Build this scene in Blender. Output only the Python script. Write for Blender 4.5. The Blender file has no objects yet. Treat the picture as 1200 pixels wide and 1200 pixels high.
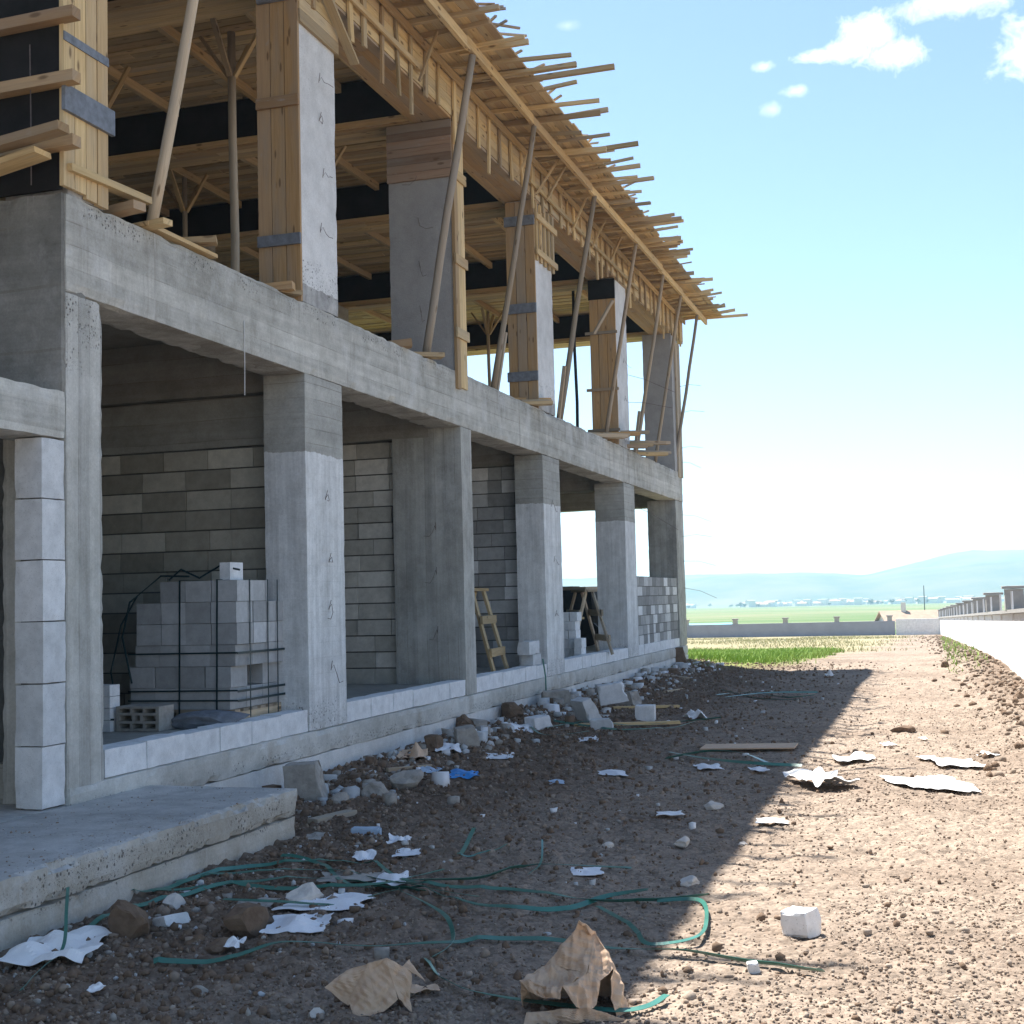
import bpy, math, random
import numpy as np
from mathutils import Matrix, Vector
random.seed(7)
rng = np.random.default_rng(11)
scene = bpy.context.scene
COL = scene.collection
R = math.radians

# ------------------------------------------------------------------ camera
FPX, YAW, PITCH, ROLL, EYE = 1558.6, 0.304885, 0.0650096, -0.0247719, 1.6
def cam_axes():
    cy, sy = math.cos(YAW), math.sin(YAW)
    fw = np.array([-sy*math.cos(PITCH), cy*math.cos(PITCH), math.sin(PITCH)])
    r = np.array([cy, sy, 0.0]); u = np.cross(r, fw)
    return (r*math.cos(ROLL)+u*math.sin(ROLL), -r*math.sin(ROLL)+u*math.cos(ROLL), fw)
CR, CU, CF = cam_axes()
cam = bpy.data.objects.new('camera', bpy.data.cameras.new('camera')); COL.objects.link(cam)
cam.data.sensor_width = 36; cam.data.lens = FPX/1200*36
cam.data.clip_start = 0.05; cam.data.clip_end = 20000
m = Matrix.Identity(4)
for i in range(3):
    m[i][0], m[i][1], m[i][2] = CR[i], CU[i], -CF[i]
m[2][3] = EYE
cam.matrix_world = m
scene.camera = cam
def ray(x, y): return CF + CR*(x-600)/FPX - CU*(y-600)/FPX
def at_z(x, y, z): d = ray(x, y); return d*((z-EYE)/d[2]) + np.array([0, 0, EYE])
def at_y(x, y, Y): d = ray(x, y); return d*(Y/d[1]) + np.array([0, 0, EYE])
def at_x(x, y, X): d = ray(x, y); return d*(X/d[0]) + np.array([0, 0, EYE])

# ------------------------------------------------------------------ noise
def _h(ix, iy, iz, seed):
    h = (ix.astype(np.int64)*374761393 + iy.astype(np.int64)*668265263 + iz.astype(np.int64)*2147483647 + seed*144269504) & 0xffffffff
    h = ((h ^ (h >> 13))*1274126177) & 0xffffffff
    h = ((h ^ (h >> 16))*2246822519) & 0xffffffff
    return ((h ^ (h >> 15)) & 0xffffff).astype(np.float64)/float(0xffffff)
def noise2(x, y, seed=0):
    x = np.asarray(x, float); y = np.asarray(y, float)
    ix, iy = np.floor(x), np.floor(y); fx, fy = x-ix, y-iy
    fx = fx*fx*(3-2*fx); fy = fy*fy*(3-2*fy); z = np.zeros_like(ix)
    a, b = _h(ix, iy, z, seed), _h(ix+1, iy, z, seed)
    c, d = _h(ix, iy+1, z, seed), _h(ix+1, iy+1, z, seed)
    return (a+(b-a)*fx)*(1-fy)+(c+(d-c)*fx)*fy
def noise3(P, f, seed=0):
    P = np.asarray(P, float)*f
    i = np.floor(P); t = P-i; t = t*t*(3-2*t)
    out = 0
    for dx in (0, 1):
        for dy in (0, 1):
            for dz in (0, 1):
                w = (t[..., 0] if dx else 1-t[..., 0])*(t[..., 1] if dy else 1-t[..., 1])*(t[..., 2] if dz else 1-t[..., 2])
                out = out + w*_h(i[..., 0]+dx, i[..., 1]+dy, i[..., 2]+dz, seed)
    return out*2-1
def pebbles(x, y, cell, rmin, rmax, prob, seed):
    """height of rounded clods, one candidate per cell"""
    gx, gy = np.floor(x/cell), np.floor(y/cell); out = np.zeros_like(x); zz = np.zeros_like(x)
    for dx in (-1, 0, 1):
        for dy in (-1, 0, 1):
            cx, cy = gx+dx, gy+dy
            px = (cx+_h(cx, cy, zz, seed))*cell; py = (cy+_h(cx, cy, zz, seed+1))*cell
            rr = rmin+(rmax-rmin)*_h(cx, cy, zz, seed+2)**2
            ok = _h(cx, cy, zz, seed+3) < prob
            e = 0.6+0.8*_h(cx, cy, zz, seed+4)
            d2 = ((x-px)*e)**2+((y-py)/e)**2
            out = np.maximum(out, np.where(ok, np.sqrt(np.maximum(rr*rr-d2, 0)), 0))
    return out

# ------------------------------------------------------------------ object helpers
def props(o, label=None, cat=None, group=None, kind=None):
    if label: o['label'] = label
    if cat: o['category'] = cat
    if group: o['group'] = group
    if kind: o['kind'] = kind
    return o
def empty(name, loc, label=None, cat=None, group=None):
    o = bpy.data.objects.new(name, None); COL.objects.link(o); o.location = loc
    o.empty_display_size = 0.2
    o['_w'] = list(map(float, loc))
    return props(o, label, cat, group)

class MB:
    def __init__(s): s.v, s.f, s.uv, s.r, s.m, s.n = [], [], [], [], [], 0
    def add(s, V, F, UV=None, rnd=None, mi=0):
        V = np.asarray(V, float); b = s.n
        s.v.append(V); s.n += len(V)
        rnd = random.random() if rnd is None else rnd
        for k, f in enumerate(F):
            s.f.append([b+i for i in f]); s.m.append(mi); s.r.append(rnd)
            s.uv.append(UV[k] if UV is not None else [(V[i][0], V[i][1]) for i in f])
    def box(s, lo, hi, rnd=None, mi=0, axis=None):
        lo, hi = np.minimum(lo, hi), np.maximum(lo, hi)
        c = (lo+hi)/2; d = hi-lo
        ax = int(np.argmax(d)) if axis is None else axis
        p0, p1 = c.copy(), c.copy(); p0[ax] = lo[ax]; p1[ax] = hi[ax]
        o = [i for i in range(3) if i != ax]
        e1, e2 = np.zeros(3), np.zeros(3); e1[o[0]] = 1; e2[o[1]] = 1
        s._bar(p0, p1, e1*d[o[0]]/2, e2*d[o[1]]/2, rnd, mi)
    def bar(s, p0, p1, w, t, up=(0, 0, 1), rnd=None, mi=0, bow=0, w2=None):
        """rectangular timber from p0 to p1, w across, t along `up`"""
        p0, p1 = np.asarray(p0, float), np.asarray(p1, float)
        d = (p1-p0)/np.linalg.norm(p1-p0); up = np.asarray(up, float)
        if abs(d@up)/np.linalg.norm(up) > 0.95: up = np.array([1.0, 0, 0])
        e1 = np.cross(d, up); e1 /= np.linalg.norm(e1); e2 = np.cross(e1, d)
        s._bar(p0, p1, e1*w/2, e2*t/2, rnd, mi)
    def _bar(s, p0, p1, a, b, rnd=None, mi=0):
        L = np.linalg.norm(p1-p0); wa, wb = 2*np.linalg.norm(a), 2*np.linalg.norm(b)
        V = [p0-a-b, p0+a-b, p0+a+b, p0-a+b, p1-a-b, p1+a-b, p1+a+b, p1-a+b]
        F = [(0, 3, 2, 1), (4, 5, 6, 7), (0, 1, 5, 4), (1, 2, 6, 5), (2, 3, 7, 6), (3, 0, 4, 7)]
        c, q = np.cross(a, b), p1-p0
        if c@q < 0: F = [f[::-1] for f in F]
        ou, ov = random.random()*40, random.random()*40
        ax = q/max(L, 1e-9); ea, eb = a/max(wa/2, 1e-9), b/max(wb/2, 1e-9)
        UV = []
        for f in F:
            P = [np.asarray(V[i])-p0 for i in f]
            us = [p@ax for p in P]; vs = [p@ea+0.7*(p@eb) for p in P]
            if max(us)-min(us) < 1e-6: us = [0.15*(p@eb) for p in P]
            UV.append([(u+ou, v+ov) for u, v in zip(us, vs)])
        s.add(V, F, UV, rnd, mi)
    def rod(s, pts, r, n=6, rnd=None, mi=0, taper=1.0, cap=True):
        pts = [np.asarray(p, float) for p in pts]; V = []; k = len(pts)
        ref = np.array([0.31, 0.17, 0.93])
        L = 0; us = [0]
        for i in range(k):
            t = pts[min(i+1, k-1)]-pts[max(i-1, 0)]; t = t/np.linalg.norm(t)
            rf = ref if abs(t@ref) < 0.9 else np.array([1.0, 0, 0])
            a = np.cross(t, rf); a /= np.linalg.norm(a); b = np.cross(t, a)
            rr = r*(1+(taper-1)*i/(k-1))
            V += [pts[i]+rr*(math.cos(q)*a+math.sin(q)*b) for q in [2*math.pi*j/n for j in range(n)]]
            if i: L += np.linalg.norm(pts[i]-pts[i-1]); us.append(L)
        F, UV = [], []; ov = random.random()*30; ou = random.random()*30
        for i in range(k-1):
            for j in range(n):
                j2 = (j+1) % n
                F.append((i*n+j, i*n+j2, (i+1)*n+j2, (i+1)*n+j))
                v0, v1 = ov+j*2*math.pi*r/n, ov+(j+1)*2*math.pi*r/n
                UV.append([(us[i]+ou, v0), (us[i]+ou, v1), (us[i+1]+ou, v1), (us[i+1]+ou, v0)])
        if cap:
            F.append(tuple(range(n))[::-1]); UV.append([(ou+.01*j, ov) for j in range(n)])
            F.append(tuple((k-1)*n+j for j in range(n))); UV.append([(ou+.01*j, ov) for j in range(n)])
        s.add(V, F, UV, rnd, mi)
    def build(s, name, mats, parent=None, loc=None, smooth=False):
        V = np.concatenate(s.v)
        if parent is not None:
            off = np.zeros(3); q = parent
            off = np.array(q['_w'])
        else:
            off = np.array(loc) if loc is not None else np.array([V[:, 0].mean(), V[:, 1].mean(), V[:, 2].min()])
        me = bpy.data.meshes.new(name)
        me.from_pydata((V-off).tolist(), [], s.f)
        if not isinstance(mats, (list, tuple)): mats = [mats]
        for mt in mats: me.materials.append(mt)
        me.polygons.foreach_set('material_index', s.m)
        ul = me.uv_layers.new(name='UVMap')
        flat = np.array([c for u in s.uv for p in u for c in p], dtype=np.float32)
        ul.data.foreach_set('uv', flat)
        at = me.attributes.new('rnd', 'FLOAT', 'FACE'); at.data.foreach_set('value', np.array(s.r, dtype=np.float32))
        if smooth: me.polygons.foreach_set('use_smooth', [True]*len(me.polygons))
        me.update()
        o = bpy.data.objects.new(name, me); COL.objects.link(o)
        if parent is not None: o.parent = parent; o['_w'] = list(map(float, off))
        else: o.location = off; o['_w'] = list(map(float, off))
        return o
    def rough(s, lo, hi, cell=0.1, amp=0.006, edge=0.018, seed=1, rnd=None, mi=0):
        """a cast concrete block: gridded faces, slightly wavy, chipped edges"""
        lo, hi = np.minimum(lo, hi).astype(float), np.maximum(lo, hi).astype(float); d = hi-lo; c = (lo+hi)/2
        n = np.clip(np.round(d/cell).astype(int), 1, 260)
        rnd = random.random() if rnd is None else rnd
        for ax in range(3):
            o = [i for i in range(3) if i != ax]
            a = np.linspace(lo[o[0]], hi[o[0]], n[o[0]]+1); b = np.linspace(lo[o[1]], hi[o[1]], n[o[1]]+1)
            A, B = np.meshgrid(a, b, indexing='ij')
            for side in (0, 1):
                P = np.zeros(A.shape+(3,)); P[..., o[0]] = A; P[..., o[1]] = B; P[..., ax] = (lo, hi)[side][ax]
                P = P.reshape(-1, 3)
                ext = (np.abs(P-lo) < 1e-6) | (np.abs(P-hi) < 1e-6)
                ne = ext.sum(1)
                nv = np.stack([noise3(P, 1.3, seed+k)*0.6+noise3(P, 9.0, seed+7+k)*0.25+noise3(P, 21.0, seed+9+k)*0.25 for k in range(3)], -1)
                Q = P+nv*amp
                chip = edge*(0.15+np.clip(noise3(P, 9.0, seed+20)-0.25, 0, 1)*1.3+np.clip(noise3(P, 27.0, seed+21), 0, 1)*0.5)
                inw = np.sign(c-P)*ext
                Q = Q+np.where((ne >= 2)[:, None], inw*chip[:, None], 0)
                na, nb = n[o[0]]+1, n[o[1]]+1
                I = np.arange(na*nb).reshape(na, nb)
                q = np.stack([I[:-1, :-1], I[1:, :-1], I[1:, 1:], I[:-1, 1:]], -1).reshape(-1, 4)
                flip = (side == 0) ^ (ax == 1)
                if flip: q = q[:, ::-1]
                uv = Q[:, o]
                b0 = s.n; s.v.append(Q); s.n += len(Q)
                for f in q.tolist():
                    s.f.append([b0+i for i in f]); s.m.append(mi); s.r.append(rnd); s.uv.append([tuple(uv[i]) for i in f])

def np_mesh(name, V, Q, mats, loc=(0, 0, 0), smooth=False, tris=False, attrs=None, midx=None):
    me = bpy.data.meshes.new(name); k = 3 if tris else 4
    me.vertices.add(len(V)); me.vertices.foreach_set('co', (np.asarray(V)-np.array(loc)).astype(np.float32).ravel())
    me.loops.add(len(Q)*k); me.loops.foreach_set('vertex_index', np.asarray(Q, dtype=np.int32).ravel())
    me.polygons.add(len(Q)); me.polygons.foreach_set('loop_start', np.arange(0, len(Q)*k, k, dtype=np.int32))
    me.update(calc_edges=True)
    if smooth: me.polygons.foreach_set('use_smooth', np.ones(len(Q), dtype=bool))
    for mt in (mats if isinstance(mats, (list, tuple)) else [mats]): me.materials.append(mt)
    for nm, val in (attrs or {}).items():
        at = me.attributes.new(nm, 'FLOAT', 'FACE'); at.data.foreach_set('value', np.asarray(val, dtype=np.float32))
    if midx is not None: me.polygons.foreach_set('material_index', np.asarray(midx, dtype=np.int32))
    me.validate()
    o = bpy.data.objects.new(name, me); COL.objects.link(o); o.location = loc
    o['_w'] = list(map(float, loc))
    return o

# ------------------------------------------------------------------ materials
class NT:
    def __init__(s, name, rough=0.85, spec=0.3):
        s.mat = bpy.data.materials.new(name); s.mat.use_nodes = True
        s.t = s.mat.node_tree; s.N = s.t.nodes; s.L = s.t.links
        s.b = s.N['Principled BSDF']; s.b.inputs['Roughness'].default_value = rough
        s.b.inputs['Specular IOR Level'].default_value = spec
    def node(s, ty, **kw):
        n = s.N.new(ty)
        for k, v in kw.items(): setattr(n, k, v)
        return n
    def link(s, a, b): s.L.new(a, b)
    def pos(s, scale=(1, 1, 1), src='pos', rot=(0, 0, 0)):
        if src == 'pos': o = s.node('ShaderNodeNewGeometry').outputs['Position']
        elif src == 'obj': o = s.node('ShaderNodeTexCoord').outputs['Object']
        else:
            u = s.node('ShaderNodeUVMap'); u.uv_map = 'UVMap'; o = u.outputs[0]
        mp = s.node('ShaderNodeMapping'); mp.inputs['Scale'].default_value = scale; mp.inputs['Rotation'].default_value = rot
        s.link(o, mp.inputs['Vector']); return mp.outputs[0]
    def noise(s, vec, scale, detail=6, rough=0.6, dist=0.0):
        n = s.node('ShaderNodeTexNoise'); n.inputs['Scale'].default_value = scale; n.inputs['Detail'].default_value = detail
        n.inputs['Roughness'].default_value = rough; n.inputs['Distortion'].default_value = dist
        s.link(vec, n.inputs['Vector']); return n.outputs['Fac']
    def ramp(s, fac, stops):
        r = s.node('ShaderNodeValToRGB'); e = r.color_ramp.elements
        while len(e) < len(stops): e.new(0.5)
        for el, (p, c) in zip(e, stops):
            el.position = p; el.color = (c, c, c, 1) if isinstance(c, (int, float)) else (*c, 1)
        s.link(fac, r.inputs[0]); return r.outputs[0]
    def mix(s, fac, a, b, mode='MIX'):
        n = s.node('ShaderNodeMix', data_type='RGBA', blend_type=mode)
        for sock, v in ((n.inputs[0], fac), (n.inputs[6], a), (n.inputs[7], b)):
            if isinstance(v, (int, float)): sock.default_value = v
            elif isinstance(v, tuple): sock.default_value = (*v, 1)
            else: s.link(v, sock)
        return n.outputs[2]
    def math(s, op, a, b=0.0, c=None, clamp=False):
        n = s.node('ShaderNodeMath', operation=op, use_clamp=clamp)
        for k, v in enumerate((a, b) if c is None else (a, b, c)):
            if isinstance(v, (int, float)): n.inputs[k].default_value = v
            else: s.link(v, n.inputs[k])
        return n.outputs[0]
    def attr(s, name):
        a = s.node('ShaderNodeAttribute'); a.attribute_name = name; return a.outputs['Fac']
    def xyz(s):
        n = s.node('ShaderNodeSeparateXYZ'); s.link(s.node('ShaderNodeNewGeometry').outputs['Position'], n.inputs[0]); return n.outputs
    def color(s, c):
        if isinstance(c, tuple): s.b.inputs['Base Color'].default_value = (*c, 1)
        else: s.link(c, s.b.inputs['Base Color'])
    def bump(s, h, strength=0.4, dist=0.01):
        n = s.node('ShaderNodeBump'); n.inputs['Strength'].default_value = strength; n.inputs['Distance'].default_value = dist
        s.link(h, n.inputs['Height']); s.link(n.outputs[0], s.b.inputs['Normal'])

def m_concrete(name, lo, hi, board=None, pits=0.5, split=None, drips=0.0, stain=(0.16, 0.14, 0.11), comb=None, laitance=0.0):
    """cast concrete: mottled, formwork board lines, air holes, optional paler second pour below z=split,
    honeycombed strips comb = [(z, half height)], pale laitance blotches"""
    t = NT(name, 0.92, 0.2)
    big = t.noise(t.pos(), 0.8, 5, 0.6); mid = t.noise(t.pos(), 5.0, 9, 0.7); fine = t.noise(t.pos(), 60, 5, 0.75)
    z = t.xyz()[2]
    f = t.math('ADD', t.math('MULTIPLY', big, 0.5), t.math('MULTIPLY', mid, 0.5))
    c = t.mix(t.ramp(f, [(0.38, 0.0), (0.62, 1.0)]), lo, hi)
    h = t.math('MULTIPLY', fine, 0.6)
    if board:
        ax = {'x': 0, 'y': 1, 'z': 2}[board[0]]
        P3 = t.xyz()
        q = t.math('ADD', t.math('DIVIDE', P3[2] if ax == 2 else t.math('ADD', P3[0], P3[1]), board[1]), t.math('MULTIPLY', t.noise(t.pos((.6, .6, .6)), 1.0, 2), .35))
        fr = t.math('FRACT', q); cell = t.math('FLOOR', q)
        line = t.math('LESS_THAN', fr, 0.05)
        wn_ = t.node('ShaderNodeTexWhiteNoise', noise_dimensions='1D'); t.link(cell, wn_.inputs['W'])
        sc = (0.7, 0.7, 14) if ax == 2 else (16, 16, 0.6)
        pl = t.noise(t.pos(sc), 1.0, 4, 0.65)
        tone = t.math('ADD', t.math('MULTIPLY', wn_.outputs['Value'], 0.28), t.math('MULTIPLY', pl, 0.8))
        c = t.mix(board[2], c, t.mix(1.0, c, t.ramp(tone, [(0.3, 0.66), (0.75, 1.22)]), 'MULTIPLY'))
        brk = t.ramp(t.noise(t.pos((1.3, 1.3, 1.3)), 1.0, 3), [(0.42, 0.0), (0.58, 1.0)])
        c = t.mix(t.math('MULTIPLY', t.math('MULTIPLY', line, brk), 0.45), c, stain)
        h = t.math('SUBTRACT', h, t.math('MULTIPLY', line, 0.6))
    if split is not None:
        e = t.math('ADD', z, t.math('MULTIPLY', t.math('SUBTRACT', t.noise(t.pos((1, 1, 1)), 3.5, 5, .7), 0.5), 0.10))
        mk = t.math('LESS_THAN', e, split[0])
        sm = t.mix(t.ramp(mid, [(0.35, 0.0), (0.7, 1.0)]), split[1], split[2])
        st = t.noise(t.pos((13, 13, 0.7)), 1.0, 5, 0.7)
        sm = t.mix(1.0, sm, t.ramp(st, [(0.3, 0.74), (0.65, 1.05)]), 'MULTIPLY')
        c = t.mix(mk, c, sm)
    if laitance:
        la = t.noise(t.pos((1.0, 1.0, 0.6)), 2.3, 8, 0.72)
        c = t.mix(t.math('MULTIPLY', t.ramp(la, [(0.52, 0.0), (0.62, 1.0)]), laitance), c, (0.60, 0.595, 0.575))
        lb = t.noise(t.pos((1.0, 1.0, 0.4)), 1.4, 8, 0.7)
        c = t.mix(t.math('MULTIPLY', t.ramp(lb, [(0.55, 0.0), (0.68, 1.0)]), laitance*0.9), c, stain)
    if drips:
        d = t.noise(t.pos((9, 9, 0.35)), 1.0, 6, 0.75)
        gate = t.ramp(t.noise(t.pos((.9, .9, .5)), 1.0, 3), [(0.45, 0.0), (0.62, 1.0)])
        c = t.mix(t.math('MULTIPLY', t.math('MULTIPLY', t.ramp(d, [(0.5, 0.0), (0.7, 1.0)]), gate), drips), c, stain)
        d2 = t.noise(t.pos((21, 21, 0.5)), 1.0, 4, 0.65)
        c = t.mix(t.math('MULTIPLY', t.math('MULTIPLY', t.ramp(d2, [(0.6, 0.0), (0.68, 1.0)]), gate), drips), c, (0.62, 0.61, 0.58))
    if pits or comb:
        v = t.node('ShaderNodeTexVoronoi'); v.inputs['Scale'].default_value = 34; t.link(t.pos((1, 1, 0.8)), v.inputs['Vector'])
        region = t.math('MULTIPLY', t.ramp(t.noise(t.pos(), 1.7, 4, 0.7), [(0.54, 0.0), (0.68, 1.0)]), pits)
        for cz, ch in (comb or []):
            wz = t.math('ADD', z, t.math('MULTIPLY', t.math('SUBTRACT', t.noise(t.pos(), 4.0, 5, .7), .5), ch*1.6))
            bd = t.math('SUBTRACT', 1.0, t.math('DIVIDE', t.math('ABSOLUTE', t.math('SUBTRACT', wz, cz)), ch), clamp=True)
            on = t.ramp(t.noise(t.pos((1, 1, 1)), 1.9, 3), [(0.40, 0.0), (0.55, 1.0)])
            region = t.math('MAXIMUM', region, t.math('MULTIPLY', t.ramp(bd, [(0.05, 0.0), (0.35, 1.0)]), on))
        v2 = t.node('ShaderNodeTexVoronoi'); v2.inputs['Scale'].default_value = 75; t.link(t.pos(), v2.inputs['Vector'])
        hole = t.math('MAXIMUM', t.ramp(v.outputs['Distance'], [(0.14, 1.0), (0.30, 0.0)]), t.math('MULTIPLY', t.ramp(v2.outputs['Distance'], [(0.12, 1.0), (0.28, 0.0)]), .8))
        hole = t.math('MULTIPLY', hole, region)
        c = t.mix(t.math('MULTIPLY', hole, 0.8), c, (0.07, 0.065, 0.06))
        h = t.math('SUBTRACT', h, t.math('MULTIPLY', hole, 2.0))
    h = t.math('ADD', h, t.math('MULTIPLY', mid, 1.6))
    c = t.mix(1.0, c, t.ramp(fine, [(0.3, 0.88), (0.7, 1.1)]), 'MULTIPLY')
    t.color(c); t.bump(h, 0.6, 0.010)
    return t.mat

def m_timber(name, a, b, grey=0.25, dark=(0.12, 0.07, 0.035), rough=0.8):
    t = NT(name, rough, 0.25)
    g = t.noise(t.pos((1.6, 45, 1), 'uv'), 1.0, 6, 0.65, 0.6)
    kn = t.node('ShaderNodeTexVoronoi'); kn.inputs['Scale'].default_value = 1.0; t.link(t.pos((3.0, 12, 1), 'uv'), kn.inputs['Vector'])
    blot = t.noise(t.pos((0.9, 5, 1), 'uv'), 1.0, 4, 0.6)
    r = t.attr('rnd')
    c = t.mix(t.ramp(g, [(0.3, 0.0), (0.68, 1.0)]), a, b)
    c = t.mix(1.0, c, t.ramp(r, [(0.0, 0.48), (0.5, 0.95), (1.0, 1.25)]), 'MULTIPLY')
    r2 = t.math('FRACT', t.math('MULTIPLY', r, 7.31)); r3 = t.math('FRACT', t.math('MULTIPLY', r, 13.7))
    c = t.mix(t.math('MULTIPLY', t.math('POWER', r2, 2.0), grey), c, (0.33, 0.295, 0.245))
    c = t.mix(t.math('MULTIPLY', t.math('POWER', r3, 3.0), .4), c, (0.30, 0.15, 0.06))
    c = t.mix(t.math('MULTIPLY', t.ramp(blot, [(0.45, 0.0), (0.75, 1.0)]), grey), c, (0.27, 0.255, 0.23))
    spl = t.noise(t.pos((3, 14, 1), 'uv'), 1.0, 6, 0.75)
    c = t.mix(t.math('MULTIPLY', t.ramp(spl, [(0.60, 0.0), (0.70, 1.0)]), grey), c, (0.36, 0.355, 0.34))
    c = t.mix(t.math('MULTIPLY', t.ramp(kn.outputs['Distance'], [(0.09, 0.9), (0.17, 0.0)]), 0.85), c, dark)
    c = t.mix(t.math('MULTIPLY', t.ramp(g, [(0.58, 0.0), (0.74, 1.0)]), 0.6), c, dark)
    t.color(c); t.bump(g, 0.35, 0.004)
    return t.mat

def m_block(name, lo, hi, rough=0.95):
    t = NT(name, rough, 0.15)
    r = t.attr('rnd'); n = t.noise(t.pos(), 9, 6, 0.7); f = t.noise(t.pos(), 120, 3, 0.6)
    c = t.mix(r, lo, hi)
    c = t.mix(1.0, c, t.ramp(n, [(0.3, 0.8), (0.7, 1.1)]), 'MULTIPLY')
    v = t.node('ShaderNodeTexVoronoi'); v.inputs['Scale'].default_value = 60; t.link(t.pos(), v.inputs['Vector'])
    hole = t.ramp(v.outputs['Distance'], [(0.1, 1.0), (0.22, 0.0)])
    c = t.mix(t.math('MULTIPLY', hole, 0.35), c, (0.2, 0.2, 0.19))
    t.color(c); t.bump(t.math('ADD', f, t.math('MULTIPLY', n, 2.0)), 0.4, 0.004)
    return t.mat

def m_plain(name, c, rough=0.7, var=0.25, scale=8, bump=0.2, spec=0.3, trans=0.0, src='obj'):
    t = NT(name, rough, spec)
    n = t.noise(t.pos((1, 1, 1), src), scale, 6, 0.65)
    t.color(t.mix(1.0, c, t.ramp(n, [(0.25, 1-var), (0.75, 1+var)]), 'MULTIPLY')); t.bump(n, bump, 0.01)
    return t.mat

M = {}
M['beam'] = m_concrete('beam concrete', (0.36, 0.35, 0.31), (0.60, 0.585, 0.535), ('z', 0.155, 0.7), 0.25, None, 0.55, comb=[(4.27, .07)], laitance=0.45)
M['column'] = m_concrete('column concrete', (0.29, 0.285, 0.26), (0.48, 0.47, 0.43), ('x', 0.13, 0.6), 0.3, None, 0.3, laitance=.25)
M['column_raw'] = m_concrete('honeycombed corner column concrete', (0.36, 0.35, 0.315), (0.56, 0.55, 0.51), ('x', 0.12, 0.6), 0.2, None, 0.3, comb=[(3.35, .22), (3.62, .10)], laitance=.3)
M['column_two'] = m_concrete('two pour column concrete', (0.30, 0.295, 0.265), (0.48, 0.47, 0.43), ('z', 0.14, 0.5), 0.25, (2.98, (0.60, 0.60, 0.585), (0.80, 0.80, 0.79)), 0.0, comb=[(.55, .2)], laitance=.12)
M['column_pale'] = m_concrete('pale column concrete', (0.52, 0.52, 0.51), (0.72, 0.72, 0.71), None, 0.35, (4.52, (0.30, 0.29, 0.28), (0.55, 0.55, 0.53)), 0.0, comb=[(4.62, .17)])
M['column_grey'] = m_concrete('smooth grey column concrete', (0.31, 0.305, 0.30), (0.41, 0.405, 0.395), None, 0.15)
M['end'] = m_concrete('shade toned weathered end concrete', (0.13, 0.125, 0.11), (0.25, 0.24, 0.215), ('z', 0.42, 0.6), 0.4, None, 0.5, laitance=.15)  # dark base tone carries the end-face shade in its colour, besides weathering
M['plinth'] = m_concrete('plinth concrete', (0.40, 0.39, 0.355), (0.64, 0.63, 0.59), None, 0.3, None, 0.3, (0.28, 0.22, 0.15), comb=[(.30, .06)], laitance=.5)
M['found'] = m_concrete('foundation concrete', (0.54, 0.53, 0.51), (0.74, 0.735, 0.715), None, 0.2, None, 0.35, (0.33, 0.26, 0.19), laitance=.4)
M['porch'] = m_concrete('porch concrete', (0.32, 0.315, 0.30), (0.56, 0.55, 0.525), None, 0.75, None, 0.0, (0.22, 0.185, 0.14), laitance=.35)
M['porch_edge'] = m_concrete('porch edge concrete', (0.36, 0.325, 0.27), (0.55, 0.52, 0.46), ('z', 0.19, 0.4), 0.35, None, 0.35, (0.30, 0.23, 0.15), comb=[(.185, .055), (.28, .05)], laitance=.4)
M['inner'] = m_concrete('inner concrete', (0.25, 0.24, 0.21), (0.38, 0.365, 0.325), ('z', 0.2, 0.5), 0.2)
M['timber'] = m_timber('pine boards', (0.47, 0.315, 0.135), (0.72, 0.54, 0.28), 0.42)
M['pole'] = m_timber('weathered pole timber', (0.38, 0.29, 0.19), (0.58, 0.47, 0.33), 0.7)
M['shutter'] = m_timber('column shutter boards', (0.36, 0.215, 0.09), (0.56, 0.37, 0.18), 0.6)
M['rust'] = m_timber('rusty wet shutter boards', (0.25, 0.145, 0.09), (0.36, 0.25, 0.17), 0.8)
M['ply'] = m_plain('black film faced plywood', (0.018, 0.016, 0.015), 0.8, 0.5, 4, 0.1, 0.1)
M['ply_grey'] = m_plain('grey worn plywood', (0.17, 0.185, 0.21), 0.6, 0.4, 14, 0.15)
M['block'] = m_block('aerated block', (0.52, 0.53, 0.53), (0.74, 0.745, 0.75))
M['block_pale'] = m_block('pale aerated block', (0.68, 0.69, 0.69), (0.80, 0.80, 0.80))
M['wallblock'] = m_block('wall block', (0.26, 0.235, 0.185), (0.56, 0.52, 0.43)); M['wallblock_tan'] = m_block('tan wall block', (0.42, 0.40, 0.35), (0.72, 0.69, 0.63)); M['block_shaded'] = m_block('shade toned stacked block', (0.32, 0.32, 0.315), (0.54, 0.54, 0.54))
M['wallblock_light'] = m_block('half wall block', (0.25, 0.245, 0.235), (0.76, 0.755, 0.74))
M['mortar'] = m_plain('dark mortar joint', (0.12, 0.115, 0.105), 0.95, 0.3)
M['strap'] = m_plain('green strap', (0.035, 0.16, 0.125), 0.35, 0.25, 6, 0.05, 0.5)
M['dark_strap'] = m_plain('dark strap', (0.012, 0.03, 0.035), 0.4, 0.2, 6, 0.05)
M['wire'] = m_plain('rusty tie wire', (0.13, 0.10, 0.09), 0.6, 0.4, 40, 0.1)
M['string'] = m_plain('pale string', (0.6, 0.6, 0.58), 0.8, 0.1)
M['white'] = m_plain('white plastic sheet', (0.80, 0.80, 0.79), 0.6, 0.06, 9, 0.25)
M['paper'] = m_plain('white paper scrap', (0.74, 0.75, 0.77), 0.8, 0.1, 9, 0.25)
M['carton'] = m_plain('pale blue carton', (0.36, 0.46, 0.58), 0.8, 0.2, 9, 0.2)
M['blue'] = m_plain('blue plastic', (0.05, 0.28, 0.68), 0.45, 0.25, 12, 0.3)
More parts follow.
